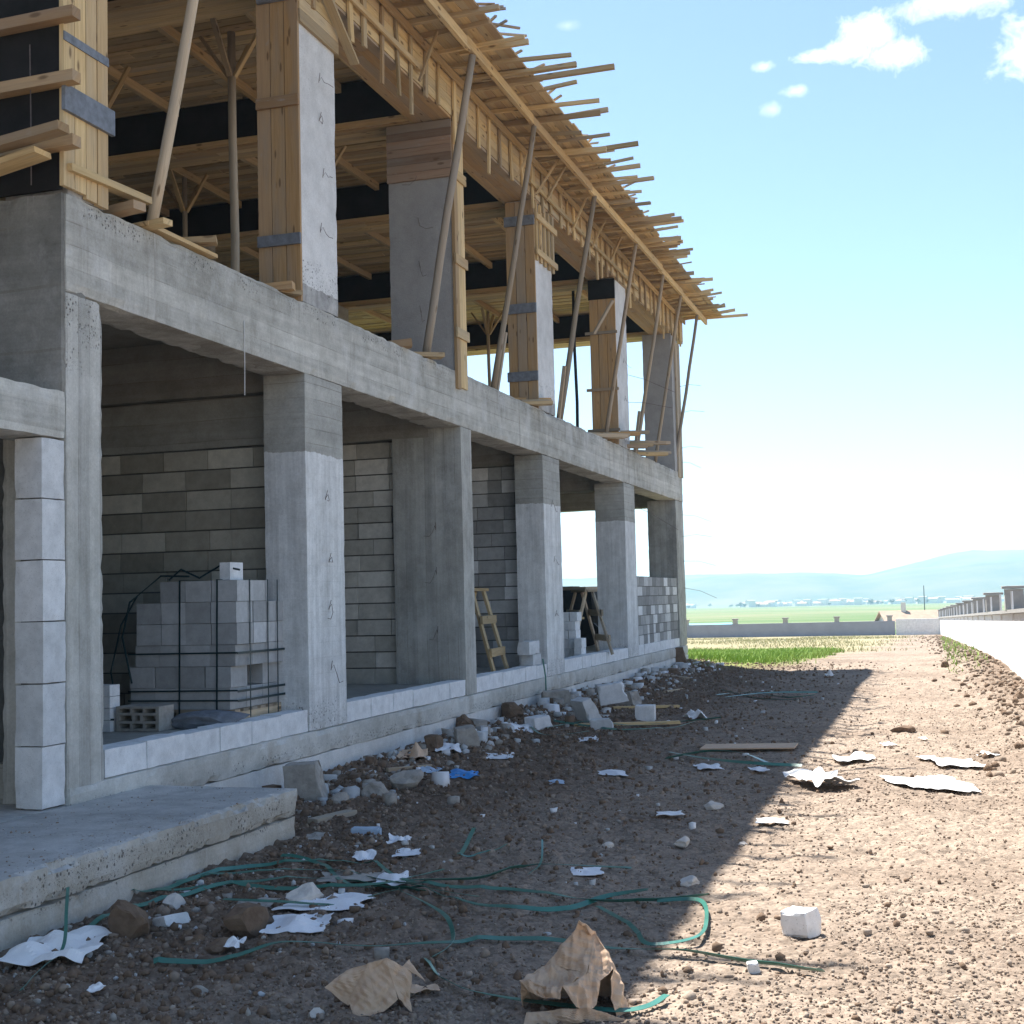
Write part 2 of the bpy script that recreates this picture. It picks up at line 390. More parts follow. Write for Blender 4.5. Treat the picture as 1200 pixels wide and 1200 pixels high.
M['kraft'] = m_plain('brown kraft paper', (0.58, 0.41, 0.28), 0.85, 0.14, 10, 0.35)
M['stone'] = m_plain('pale limestone', (0.56, 0.52, 0.47), 0.95, 0.18, 14, 0.6)
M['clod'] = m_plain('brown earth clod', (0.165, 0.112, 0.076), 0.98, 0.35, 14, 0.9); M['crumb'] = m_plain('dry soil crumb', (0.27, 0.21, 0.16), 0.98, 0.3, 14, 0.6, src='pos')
M['soil_pale'] = m_plain('pale dry soil crumb', (0.33, 0.27, 0.215), 0.98, 0.25, 14, 0.6, src='pos')
M['rubble'] = m_plain('concrete rubble', (0.34, 0.315, 0.28), 0.95, 0.3, 12, 0.9)
M['white_wall'] = m_block('white rendered blockwork', (0.78, 0.77, 0.745), (0.82, 0.81, 0.79))
M['cap'] = m_plain('pillar concrete', (0.36, 0.35, 0.33), 0.9, 0.2, 5, 0.2)
M['metal_white'] = m_plain('white painted metal', (0.75, 0.75, 0.74), 0.5, 0.05)
M['grey_wall'] = m_plain('grey blockwork', (0.30, 0.31, 0.36), 0.9, 0.12, 1.5, 0.1)
M['leaf'] = m_plain('distant foliage', (0.05, 0.085, 0.035), 0.9, 0.4, 1.2, 0.5)
M['trunk'] = m_plain('bark', (0.10, 0.075, 0.05), 0.95, 0.3)
M['house_wall'] = m_plain('pale render', (0.70, 0.66, 0.60), 0.9, 0.08)
M['roof_tile'] = m_plain('clay tile roof', (0.38, 0.27, 0.20), 0.9, 0.2, 2)
M['roof_blue'] = m_plain('turquoise sheet roof', (0.18, 0.50, 0.60), 0.5, 0.1)
M['dark_metal'] = m_plain('dark painted metal', (0.03, 0.035, 0.04), 0.5, 0.3)
M['iron'] = m_plain('dark steel prop', (0.035, 0.035, 0.04), 0.6, 0.3)

# ------------------------------------------------------------------ light, sky
SUN = np.array([3.25, -3.33, -8.13]); SUN /= np.linalg.norm(SUN)
sd = bpy.data.lights.new('sun', 'SUN'); sd.energy = 5.0; sd.angle = R(0.53); sd.color = (1.0, 0.955, 0.89)
so = bpy.data.objects.new('sun', sd); COL.objects.link(so); so.location = (-40, 40, 90)
so.rotation_euler = Vector(SUN.tolist()).to_track_quat('-Z', 'Y').to_euler()
elev = math.asin(-SUN[2]); az = math.atan2(-SUN[0], -SUN[1])
W = bpy.data.worlds.new('World'); scene.world = W; W.use_nodes = True
wt = W.node_tree; wn, wl = wt.nodes, wt.links
bg = wn['Background']; bg.inputs[1].default_value = 0.082
sky = wn.new('ShaderNodeTexSky'); sky.sky_type = 'NISHITA'; sky.sun_disc = False
sky.sun_elevation = elev; sky.sun_rotation = az; sky.altitude = 1500; sky.air_density = 1.0; sky.dust_density = 0.35; sky.ozone_density = 0.9
tc = wn.new('ShaderNodeTexCoord')
def wmath(op, a, b=0.0, clamp=False):
    n = wn.new('ShaderNodeMath'); n.operation = op; n.use_clamp = clamp
    for k, v in enumerate((a, b)):
        if isinstance(v, (int, float)): n.inputs[k].default_value = v
        else: wl.new(v, n.inputs[k])
    return n.outputs[0]
def wdot(vec):
    n = wn.new('ShaderNodeVectorMath'); n.operation = 'DOT_PRODUCT'; n.inputs[1].default_value = tuple(vec); wl.new(tc.outputs['Generated'], n.inputs[0]); return n.outputs['Value']
cn = wn.new('ShaderNodeTexNoise'); cn.inputs['Scale'].default_value = 60; cn.inputs['Detail'].default_value = 9; cn.inputs['Roughness'].default_value = 0.66; cn.inputs['Distortion'].default_value = 0.4
wl.new(tc.outputs['Generated'], cn.inputs['Vector'])
nz = wmath('SUBTRACT', cn.outputs['Fac'], 0.5)
total = None
# cumulus puffs: direction, half width, half height (radians), density
for (px, py, hw, hh, den) in ((1018, 42, 0.022, 0.016, 1.0), (1048, 64, 0.022, 0.013, 1.0), (1000, 58, 0.020, 0.010, 1.0), (962, 66, 0.020, 0.005, .9), (1122, 2, 0.045, 0.012, .8), (1212, 55, 0.030, 0.024, 1.05),
                         (896, 78, 0.009, 0.004, .6), (905, 128, 0.011, 0.006, .38), (931, 107, 0.012, 0.005, .5), (664, 30, 0.010, 0.004, .2), (862, 566, 0.018, 0.004, .4)):
    d = ray(px, py); d = d/np.linalg.norm(d)
    r_ = np.cross(d, [0, 0, 1.0]); r_ /= np.linalg.norm(r_); u_ = np.cross(r_, d)
    a = wmath('MULTIPLY', wdot(r_), 1/hw); b = wmath('MULTIPLY', wdot(u_), 1/hh)
    q = wmath('SQRT', wmath('ADD', wmath('MULTIPLY', a, a), wmath('MULTIPLY', b, b)))
    v = wmath('ADD', wmath('SUBTRACT', 1.0, q), wmath('MULTIPLY', nz, 2.3))
    v = wmath('MULTIPLY', wmath('MULTIPLY', v, 0.8, True), wmath('GREATER_THAN', wdot(d), 0.0))
    v = wmath('MULTIPLY', v, den)
    total = v if total is None else wmath('MAXIMUM', total, v)
total = wmath('MULTIPLY', total, 1.0, True)
cm = wn.new('ShaderNodeMix'); cm.data_type = 'RGBA'; wl.new(total, cm.inputs[0]); wl.new(sky.outputs[0], cm.inputs[6]); cm.inputs[7].default_value = (9.0, 9.0, 8.9, 1)
wl.new(cm.outputs[2], bg.inputs[0])
scene.view_settings.view_transform = 'Standard'; scene.view_settings.look = 'None'; scene.view_settings.gamma = 1
scene.view_settings.exposure = 1.5; scene.view_settings.use_curve_mapping = False
scene.render.engine = 'CYCLES'
scene.cycles.use_denoising = True
scene.cycles.max_bounces = 10; scene.cycles.diffuse_bounces = 6; scene.cycles.volume_bounces = 1
scene.cycles.sample_clamp_indirect = 8

# ------------------------------------------------------------------ ground
FX = -5.36
def zbase(x, y):
    """smooth terrain height"""
    x = np.asarray(x, float); y = np.asarray(y, float)
    z = -0.0225*np.clip(y-32, 0, 58)-0.009*np.clip(y-90, 0, 1410)
    # spoil heaped along the plinth and along the boundary wall
    n = noise2(x*0.9, y*0.9, 5)
    heap = 0.11*np.exp(-((x-(FX+0.15))/0.55)**2)*(0.35+0.9*n)*np.clip((y-9)/3, 0, 1)*np.clip((33-y)/2, 0, 1)
    wx = 1.27-0.0186*(y-22.15)
    berm = (0.03+0.10*n)*np.exp(-((x-wx+0.45)/0.55)**2)*np.clip((y-10)/8, 0, 1)*np.clip((80-y)/20, 0, 1)
    und = 0.05*(noise2(x*0.35, y*0.35, 9)-0.5)*np.clip(1-(np.hypot(x, y)-30)/60, 0, 1)
    rut = -0.03*np.exp(-((x-0.35)/0.25)**2)-0.03*np.exp(-((x+0.95)/0.2)**2)*np.clip((y-8)/4, 0, 1)
    return z+heap+berm+und+rut*np.clip((40-y)/10, 0, 1)
def zg(x, y): return float(zbase(np.array([x]), np.array([y]))[0])
def ground(px, py, dz=0.0):
    z = 0.0
    for _ in range(12):
        p = at_z(px, py, z+dz); z = zg(p[0], p[1])
    return np.array([p[0], p[1], z+dz])
A0, A1 = R(-47), R(9)
ang = np.concatenate([np.linspace(-math.pi, A0, 60, endpoint=False), np.linspace(A0, A1, 640, endpoint=False), np.linspace(A1, math.pi, 70)])
rad = np.concatenate([[0.02], np.geomspace(0.6, 3.4, 20, endpoint=False), np.geomspace(3.4, 36, 860, endpoint=False), np.geomspace(36, 5200, 190)])
AA, RR = np.meshgrid(ang, rad, indexing='ij')
gx, gy = np.sin(AA)*RR, np.cos(AA)*RR
gz = zbase(gx, gy)
near = np.clip((40-RR)/12, 0, 1)*np.clip((RR-2.5), 0, 1)
churn = np.clip(0.35+0.9*np.exp(-((gx+4.3)/1.6)**2)+0.9*np.exp(-((gx-1.0)/0.5)**2)+0.8*(noise2(gx*0.8, gy*0.8, 31)-0.5), 0.12, 1.6)
def detail(x, y):
    """clods, crumbs and trodden lumps on top of the smooth terrain"""
    r_ = np.hypot(x, y); nr_ = np.clip((40-r_)/12, 0, 1)*np.clip(r_-2.5, 0, 1)
    wx = 1.27-0.0186*(y-22.15)
    ch = np.clip(0.30+1.0*np.exp(-((x+4.3)/1.5)**2)+0.9*np.exp(-((x-wx+.4)/0.5)**2)+0.9*(noise2(x*0.8, y*0.8, 31)-0.5), 0.10, 1.6)
    d = (0.020*(noise2(x*5, y*5, 1)-0.5)+0.018*(noise2(x*14, y*14, 2)-0.5)+0.013*(noise2(x*37, y*37, 3)-0.5))*(0.7+ch)
    d = d+0.020*ch*(1-np.abs(2*noise2(x*4.3, y*4.3, 8)-1))+ch*0.30*pebbles(x, y, 0.22, 0.015, 0.05, 0.35, 40)+(.24+.5*ch)*pebbles(x, y, 0.062, 0.005, 0.019, 0.6, 50)+(.6+.3*ch)*pebbles(x, y, 0.030, 0.003, 0.010, 0.85, 60)
    return d*nr_
def ztop(x, y): return zbase(x, y)+detail(np.asarray(x, float), np.asarray(y, float))
gz = gz+detail(gx, gy)
na, nr = AA.shape
I = np.arange(na*nr).reshape(na, nr)
Q = np.stack([I[:-1, :-1], I[:-1, 1:], I[1:, 1:], I[1:, :-1]], -1).reshape(-1, 4)[:, ::-1]
t = NT('ground soil and grass', 0.97, 0.1)
X, Y, Z = t.xyz()
n1 = t.noise(t.pos(), 0.6, 6, 0.6); n2 = t.noise(t.pos(), 7, 8, 0.7); n3 = t.noise(t.pos(), 55, 5, 0.7)
soil = t.mix(t.ramp(n2, [(0.3, 0.0), (0.7, 1.0)]), (0.190, 0.142, 0.108), (0.305, 0.242, 0.186))
soil = t.mix(t.ramp(n3, [(0.35, 0.0), (0.72, 1.0)]), soil, (0.365, 0.298, 0.238))
soil = t.mix(t.math('MULTIPLY', t.ramp(n1, [(0.45, 0.0), (0.65, 1.0)]), 0.5), soil, (0.16, 0.116, 0.086))
# soil colour is darker beside the foundations and the boundary wall than on the track
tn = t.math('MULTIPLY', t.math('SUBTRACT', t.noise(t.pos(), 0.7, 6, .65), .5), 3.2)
side_dark = t.math('MAXIMUM', t.math('DIVIDE', t.math('SUBTRACT', -2.3, t.math('ADD', X, tn)), 1.4, clamp=True), t.math('MULTIPLY', t.math('DIVIDE', t.math('SUBTRACT', t.math('ADD', X, t.math('MULTIPLY', tn, .5)), t.math('SUBTRACT', 1.1, t.math('MULTIPLY', Y, .018))), .6, clamp=True), t.math('DIVIDE', t.math('SUBTRACT', Y, 12.0), 4.0, clamp=True)))
soil = t.mix(t.math('MULTIPLY', side_dark, .72), soil, t.mix(t.ramp(n2, [(.35, 0.0), (.7, 1.0)]), (0.105, 0.070, 0.048), (0.20, 0.140, 0.098)))
grass = t.mix(t.ramp(n2, [(0.3, 0.0), (0.7, 1.0)]), (0.16, 0.22, 0.05), (0.28, 0.31, 0.10))
dry = t.mix(t.ramp(n2, [(0.35, 0.0), (0.65, 1.0)]), (0.38, 0.33, 0.21), (0.31, 0.30, 0.15))
def band(v, lo, hi, soft): return t.math('MULTIPLY', t.math('DIVIDE', t.math('SUBTRACT', v, lo), soft, clamp=True), t.math('DIVIDE', t.math('SUBTRACT', hi, v), soft, clamp=True))
wob = t.math('MULTIPLY', t.math('SUBTRACT', t.noise(t.pos(), 0.35, 5, 0.65), 0.5), 9.0)
Yw = t.math('ADD', Y, wob); Xw = t.math('ADD', X, t.math('MULTIPLY', wob, 0.35))
edgeX = t.math('DIVIDE', t.math('SUBTRACT', -2.6, Xw), 0.8, clamp=True)
gm = t.math('MULTIPLY', band(Yw, 28.5, 43.0, 2.0), edgeX)
dm = t.math('MULTIPLY', t.math('DIVIDE', t.math('SUBTRACT', Yw, 37.0), 4.0, clamp=True), t.math('DIVIDE', t.math('SUBTRACT', -1.4, Xw), 1.2, clamp=True))
c = t.mix(t.math('MULTIPLY', gm, 0.85), soil, grass)
c = t.mix(t.math('MULTIPLY', dm, 0.7), c, dry)
# crop strips on the plain
fn = t.noise(t.pos((0.004, 0.02, 1)), 1.0, 4, 0.6)
field = t.ramp(fn, [(0.32, (0.15, 0.18, 0.09)), (0.43, (0.10, 0.17, 0.065)), (0.49, (0.22, 0.22, 0.13)), (0.55, (0.11, 0.19, 0.075)), (0.62, (0.27, 0.24, 0.16))])
fm = t.math('DIVIDE', t.math('SUBTRACT', Y, 86.0), 3.0, clamp=True)
vc = t.node('ShaderNodeTexVoronoi'); vc.inputs['Scale'].default_value = 38; t.link(t.pos(), vc.inputs['Vector'])
vd = t.node('ShaderNodeTexVoronoi'); vd.inputs['Scale'].default_value = 13; t.link(t.pos(), vd.inputs['Vector'])
def val(n_):
    q_ = t.node('ShaderNodeSeparateColor'); t.link(n_.outputs['Color'], q_.inputs[0]); return q_.outputs[0]
crumb = t.math('ADD', t.math('MULTIPLY', val(vc), .55), t.math('MULTIPLY', val(vd), .45))
c = t.mix(1.0, c, t.ramp(crumb, [(0.15, 0.70), (0.5, 1.0), (0.85, 1.2)]), 'MULTIPLY')
c = t.mix(fm, c, field)
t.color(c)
t.bump(t.math('SUBTRACT', t.math('ADD', t.math('MULTIPLY', n2, 0.8), n3), t.math('ADD', t.math('MULTIPLY', vc.outputs['Distance'], .7), t.math('MULTIPLY', vd.outputs['Distance'], .8))), 0.75, 0.014)
M['ground'] = t.mat
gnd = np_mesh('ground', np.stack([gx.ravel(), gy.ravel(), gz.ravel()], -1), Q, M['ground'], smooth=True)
props(gnd, kind='structure')

# ------------------------------------------------------------------ the unfinished building
B = empty('unfinished_building', (FX, 7.4, 0), 'grey concrete shell of a two storey building with open bays and raw block walls', 'building')
CY = [(7.37, 7.77), (10.86, 11.66), (15.05, 15.43), (18.57, 19.50), (23.93, 24.83), (29.10, 30.0)]     # ground floor columns along the front
CD = [0.5, 0.42, 0.90, 0.43, 0.56, 0.64]
UY = [(7.40, 7.80), (10.82, 11.62), (14.90, 15.25), (18.42, 19.38), (23.60, 24.60), (29.2, 30.0)]
UD = [0.5, 0.40, 0.82, 0.41, 0.46, 0.66]
ZF, ZB, ZT, ZS = 0.60, 3.69, 4.35, 7.48
XB = -18.0
def part(name, lo, hi, mat, cell=0.1, amp=0.006, edge=0.018, seed=1, parent=B):
    b = MB(); b.rough(np.array(lo, float), np.array(hi, float), cell, amp, edge, seed); return b.build(name, mat, parent)
part('foundation', (FX-0.3, 7.37, -0.6), (FX+0.012, 30.02, 0.245), M['found'], 0.06, 0.008, 0.006, 3)
part('plinth', (FX-0.3, 7.37, 0.245), (FX+0.020, 30.02, 0.46), M['plinth'], 0.05, 0.009, 0.022, 4)
part('floor_slab', (XB, 7.40, 0.2), (FX-0.30, 30.0, ZF), M['inner'], 0.5, 0.004, 0.01, 5)
for k in range(6):
    y0, y1 = CY[k]
    z0 = 0.462 if k else 0.34
    mat = (M['column_raw'], M['column_two'], M['column'], M['column_two'], M['column_two'], M['column'])[k]
    part('column', (FX-CD[k], y0, z0), (FX, y1, ZB+0.0), mat, 0.055, 0.004, 0.006 if k else 0.016, 10+k)
    y0, y1 = UY[k]
    part('column', (FX-UD[k], y0, ZT), (FX-0.004, y1, ZS-0.03), M['column_grey'] if k in (2, 5) else M['column_pale'], 0.09, 0.004, 0.012, 20+k)
    # a second row inside
    part('column', (-11.4, y0, ZT), (-10.9, y0+0.5, ZS-0.03), M['inner'], 0.4, 0.003, 0.01, 30+k)
part('floor_beam', (FX-0.40, 7.37, ZB), (FX+0.006, 30.0, ZT), M['beam'], 0.07, 0.006, 0.022, 6)
part('end_beam', (XB, 7.335, 3.0), (FX-0.008, 7.60, ZT+0.004), M['end'], 0.08, 0.005, 0.014, 7)
part('floor_slab', (XB, 7.76, 4.13), (FX-0.41, 29.99, ZT-0.02), M['inner'], 0.6, 0.004, 0.01, 8)
for k in range(1, 6):
    y0, y1 = CY[k]; ym = (y0+y1)/2
    part('cross_beam', (XB, ym-0.2 if k < 5 else 29.6, 3.58), (FX-0.41, ym+0.2 if k < 5 else 29.98, 4.125), M['inner'], 0.3, 0.004, 0.012, 40+k)
part('unseen_rear_wall', (XB-0.25, 7.4, 0.2), (XB-0.01, 29.98, 7.4), M['inner'], 1.0, 0.004, 0.01, 9)  # rear wall out of view, added to keep the interior dark
part('end_wall', (XB, 7.42, 0.2), (FX-0.62, 7.66, 2.99), M['end'], 0.2, 0.005, 0.01, 12)

def block_wall(name, axis, fixed, a0, a1, z0, z1, bl, bh, th, mats, dark=None, joint=0.010, seed=0, jit=0.004, p_dark=0.3):
    """running bond of separate blocks over a recessed mortar core; axis 'x' = wall runs along X"""
    rs = random.Random(seed); b = MB(); row = 0; z = z0
    n = max(1, round((z1-z0)/bh)); bh = (z1-z0)/n
    for row in range(n):
        za, zb = z0+row*bh, z0+(row+1)*bh-joint
        s = a0-(bl*0.5 if row % 2 else 0)-rs.random()*0.05
        while s < a1:
            e = s+bl*(1 if rs.random() > 0.12 else 0.5)
            u0, u1 = max(s, a0), min(e, a1)-.007
            if u1-u0 > 0.03:
                o = rs.uniform(-jit, jit); r = rs.random()**1.0
                if rs.random() < p_dark: r *= 0.25
                if axis == 'x': b.box(np.array((u0, fixed+o, za)), np.array((u1, fixed+th, zb)), r)
                else: b.box(np.array((fixed-th, u0, za)), np.array((fixed+o, u1, zb)), r)
            s = e
    b2 = MB()
    if axis == 'x': b.box(np.array((a0, fixed+0.025, z0)), np.array((a1, fixed+th-0.02, z1)), 0.1, 1)
    else: b.box(np.array((fixed-th+0.02, a0, z0)), np.array((fixed-0.02, a1, z1)), 0.1, 1)
    return b.build(name, [mats, M['mortar']], B)
block_wall('block_wall', 'x', 11.13, XB, FX-0.44, ZF, 3.09, 0.48, 0.192, 0.22, M['wallblock'], seed=1, joint=0.014, jit=.007)
part('wall_band', (XB, 11.16, 3.095), (FX-0.44, 11.40, 3.575), M['inner'], 0.3, 0.004, 0.01, 61)
block_wall('block_wall', 'x', 15.13, XB, FX-0.92, ZF, 3.575, 0.45, 0.205, 0.22, M['wallblock_tan'], seed=2, joint=0.016, jit=.012, p_dark=0.15)
block_wall('block_wall', 'x', 18.80, XB, FX-0.45, ZF, 3.575, 0.42, 0.205, 0.22, M['wallblock_light'], seed=3, joint=0.016, jit=.010, p_dark=0.55)
block_wall('half_wall', 'y', FX-0.03, 24.835, 29.095, 0.655, 1.97, 0.40, 0.2, 0.2, M['wallblock_light'], seed=4, joint=0.012, p_dark=0.5)
block_wall('half_wall', 'x', 29.70, XB, FX-0.66, ZF, 1.78, 0.40, 0.2, 0.2, M['wallblock'], seed=5)
# course of white blocks on the plinth between the columns
for k in range(5):
    b = MB(); ya, yb = CY[k][1]+0.012, CY[k+1][0]-0.012; L = (yb-ya)/round((yb-ya)/0.54); y = ya
    while y < yb-0.05:
        o = random.uniform(-0.006, 0.006); e = min(y+L*random.uniform(0.97, 1.03), yb)
        if yb-e < 0.15: e = yb
        b.rough(np.array((FX-0.21, y+0.002, 0.463)), np.array((FX-0.006+o, e-0.003, 0.655+random.uniform(-.006, .004))), 0.09, 0.002, 0.007, int(y*100), 0.4+0.6*random.random())
        y = e
    b.build('block_sill', M['block_pale'], B)
# pier of six blocks set on end beside the corner column
b = MB()
for i in range(6):
    z0 = 0.352+i*0.392
    b.rough(np.array((-5.575, 7.13, z0+0.003)), np.array((FX-0.004+random.uniform(-.006, .004), 7.362, z0+0.389)), 0.04, 0.002, 0.006, 70+i, 0.25+0.7*random.random())
    b.box(np.array((-5.55, 7.16, z0-0.01)), np.array((FX-0.04, 7.34, z0+0.02)), 0.0, 1)
b.build('block_pier', [M['block'], M['mortar']], B)
# entrance bay on the near side
part('entrance_beam', (FX-0.35, 3.2, 2.71), (FX+0.0, 7.362, 3.03), M['beam'], 0.08, 0.006, 0.02, 81)
part('entrance_slab', (-10.0, 3.2, 2.86), (FX-0.36, 7.37, 3.02), M['inner'], 0.4, 0.004, 0.01, 82)
part('entrance_floor', (-10.0, 3.2, -0.3), (FX-0.002, 7.365, 0.349), M['porch'], 0.3, 0.004, 0.01, 83)
part('entrance_wall', (-10.2, 3.2, -0.3), (-10.005, 7.37, 3.0), M['inner'], 0.5, 0.004, 0.01, 84)
# unseen wing across the entrance, added to block skylight from the near side
W2 = empty('unseen_wing', (FX, 1.0, 0), 'unseen concrete wing added on the near side of the entrance to block skylight', 'building')
for k in range(6):
    y = 2.2-k*4.4
    part('column', (FX-.5, y-.8, .3), (FX, y, 3.69), M['column'], .2, .004, .012, 120+k, W2); part('column', (FX-.5, y-.8, 4.36), (FX-.004, y, 7.45), M['column_pale'], .2, .004, .012, 130+k, W2)
part('floor_beam', (FX-.4, -20.6, 3.692), (FX+.006, 2.3, 4.35), M['beam'], .2, .006, .02, 140, W2)
part('floor_slab', (XB, -20.6, 4.13), (FX-.41, 2.3, 4.33), M['inner'], .8, .004, .01, 141, W2)
part('floor_slab', (XB, -20.6, -.2), (FX-.02, 2.3, .29), M['found'], .5, .004, .01, 142, W2)
part('end_wall', (XB, 2.02, .30), (FX-.52, 2.26, 7.44), M['end'], .4, .004, .01, 143, W2)
part('unseen_rear_wall', (XB-.3, -20.6, -.2), (XB-.01, 2.3, 7.44), M['inner'], .8, .004, .01, 144, W2)
for k in range(5):
    y = 2.2-k*4.4; part('infill_wall', (FX-.35, y-4.39, .30), (FX-.1, y-.81, 1.6), M['wallblock_tan'], .3, .004, .01, 150+k, W2)
part('roof_slab', (XB-.3, -21.0, 7.46), (FX+.85, 2.7, 7.75), M['inner'], .6, .005, .015, 146, W2)

# bent tie wires left in the cast faces
def wire(p, n, L=0.16, drop=0.08):
    p = np.array(p, float); n = np.array(n, float); s = np.cross(n, [0, 0, 1.0])
    b = MB(); c = random.choice((-1, 1)); L *= random.uniform(.35, 1.25); drop *= random.uniform(-.3, 1.6); p = p+np.array([0, random.uniform(-.06, .06)*abs(n[0]), random.uniform(-.08, .08)])
    b.rod([p-n*0.01, p+n*0.03+np.array([0, 0, 0.05]), p+n*0.05-np.array([0, 0, drop*0.3])+s*c*0.02, p+n*0.06-np.array([0, 0, drop])+s*c*L*0.5, p+n*0.07-np.array([0, 0, drop*0.9])+s*c*L], 0.003, 5)
    b.rod([p, p+n*0.02+np.array([0, 0, 0.09])-s*c*0.01], 0.003, 5)
    b.build('tie_wire', M['wire'], B)
for z in (1.05, 1.5, 2.0, 2.6): wire((FX, 11.3, z), (1, 0, 0))
for z in (5.1, 5.6, 6.1, 6.6): wire((FX-0.004, 11.28, z), (1, 0, 0))
for z in (5.1, 5.6, 6.15, 6.7): wire((FX-0.42, 14.9, z), (0, -1, 0), 0.2)
for z in (1.2, 1.9, 2.4): wire((FX-0.35, 15.05, z), (0, -1, 0), 0.12)
for z in (1.4, 2.2, 2.9): wire((FX, 19.05, z), (1, 0, 0))
for z in (5.2, 6.0): wire((FX-0.004, 24.2, z), (1, 0, 0), 0.3)
def feeler(p, q):
    p, q = np.array(p, float), np.array(q, float); b = MB(); mid = (p+q)/2+np.array([0, 0, 0.05]); b.rod([p, mid, q], 0.004, 4); b.build('tie_wire', M['wire'], B)
for z, l, dz in ((1.75, .55, -.25), (2.35, .55, -.12), (2.9, .5, -.02), (3.4, .5, -.18), (4.9, .4, .0), (5.7, .45, .02), (6.3, .4, .02), (4.6, .35, -.15)):
    feeler((FX-0.02, 29.8, z), (FX+l*1.3, 29.9, z+dz))
feeler((FX-0.3, 24.7, 5.9), (FX+0.7, 25.6, 5.55)); feeler((FX-0.3, 24.7, 5.3), (FX+0.7, 25.3, 5.2)); feeler((FX-0.2, 24.6, 3.4), (FX+0.5, 26.6, 2.9))

# ------------------------------------------------------------------ porch slab
pr = MB()
pr.rough(np.array((FX-0.0, 2.6, -0.4)), np.array((-4.20, 8.28, 0.165)), 0.07, 0.008, 0.02, 90, None, 0)
pr.rough(np.array((FX-0.0, 2.6, 0.166)), np.array((-4.185, 8.30, 0.352)), 0.05, 0.008, 0.04, 91, None, 0)
porch = pr.build('porch_slab', [M['porch_edge'], M['porch']])
me = porch.data
for p in me.polygons:
    if p.normal.z > 0.7: p.material_index = 1
props(porch, 'thick raw concrete porch slab with crumbling honeycombed edge in front of the corner column', 'porch')

# ------------------------------------------------------------------ eave and ceiling formwork
YE0, YE1 = 6.4, 31.0
XE = -4.50
EF = empty('timber_formwork', (FX, 18, 7.45), 'yellow timber formwork of the roof slab with ragged overhanging eave', 'formwork')
# facade beam shutters
for i in range(5):
    y0, y1 = (YE0, 15.0, 18.5, 23.8, 29.3, 30.6)[i:i+2]
    b = MB()
    for j in range(5):   # horizontal boards of the outer side
        z0 = 7.47+j*0.115; y = y0
        while y < y1-0.05:
            e = min(y1, y+random.uniform(2.4, 4.0))
            b.box(np.array((FX+0.0+random.uniform(-.003, .003), y+0.004, z0+0.003)), np.array((FX+0.025, e-0.004, z0+0.112)), random.uniform(.35, 1.0)); y = e
    b.build('beam_side', M['timber'], EF)
    b = MB()
    for j in range(4):
        x0 = FX-0.46+j*0.12; y = y0
        while y < y1-0.05:
            e = min(y1, y+random.uniform(2.4, 4.0))
            b.box(np.array((x0+0.002, y+0.004, 7.438+random.uniform(-.004, .004))), np.array((x0+0.117, e-0.004, 7.466)), random.uniform(.3, .7)); y = e
    b.build('beam_bottom', M['shutter'], EF)
    b = MB(); b.box(np.array((FX-0.49, y0, 7.44)), np.array((FX-0.465, y1-0.01, 8.04)), .3); b.build('beam_side', M['timber'], EF)
# battens and raking struts on the beam side
y = YE0+0.2; k = 0
while y < 30.4 and k < 96:
    lowz = 7.36+random.uniform(-.10, .08) if random.random() < .75 else 7.1+random.uniform(-.1, .1)
    b = MB(); b.bar((FX+0.045+random.uniform(0, .01), y+random.uniform(-.06, .06), lowz), (FX+0.045, y+random.uniform(-.06, .06), 8.03), 0.055 if random.random() < .6 else .085, 0.028, (1, 0, 0)); b.build('batten', M['timber'], EF)
    if random.random() < .22:
        b = MB(); yy = y+random.uniform(.08, .16); b.bar((FX+0.08, yy, 7.52+random.uniform(-.1, .1)), (FX+0.36+random.uniform(-.08, .08), yy+random.uniform(-.12, .12), 7.99), 0.04, 0.028); b.build('strut', M['timber'], EF)
    y += random.uniform(.40, .56); k += 1
for z, x in ((7.94, FX+0.085), (7.60, FX+0.085)):
    y = YE0
    while y < 30.6:
        e = min(30.6, y+random.uniform(3.2, 4.2))
        if z > 7.9 or random.random() < .3:
            b = MB(); b.bar((x, y, z+random.uniform(-.015, .015)), (x, e-0.01, z+random.uniform(-.015, .015)), 0.03, 0.09 if z > 7.9 else .06); b.build('waler', M['timber'], EF)
        y = e
# joists sticking out under the eave boards
y = YE0+0.15; k = 0
LONG = []
while y < 30.9:
    tip = -4.12+random.choice((-.3, -.2, -.1, 0, .1, .2, .3))+random.uniform(-.06, .06)-(.22 if y > 27 else 0)
    b = MB(); w = random.choice((.032, .04, .05, .07)); zj = 8.035+random.uniform(-.006, .012)
    b.bar((FX+0.03, y, zj), (tip, y+random.uniform(-.16, .16), zj+random.uniform(-.05, .09)), w, random.choice((.04, .05, .07))); b.build('joist', M['timber'], EF)
    if random.random() < .22:
        b = MB(); b.bar((FX+0.3, y+.09, zj), (tip+random.uniform(-.2, .35), y+.09+random.uniform(-.08, .08), zj+random.uniform(-.01, .06)), .05, 0.06); b.build('joist', M['timber'], EF)
    y += random.uniform(.30, .50); k += 1
for (px, py, z) in ((720, 78, 8.10), (748, 168, 8.12), (797, 285, 8.10), (826, 327, 8.08)):
    p = at_z(px, py, z); b = MB(); b.bar((FX+0.1, p[1]-.15, 8.03), p, .06, .06); b.build('joist', M['timber'], EF)
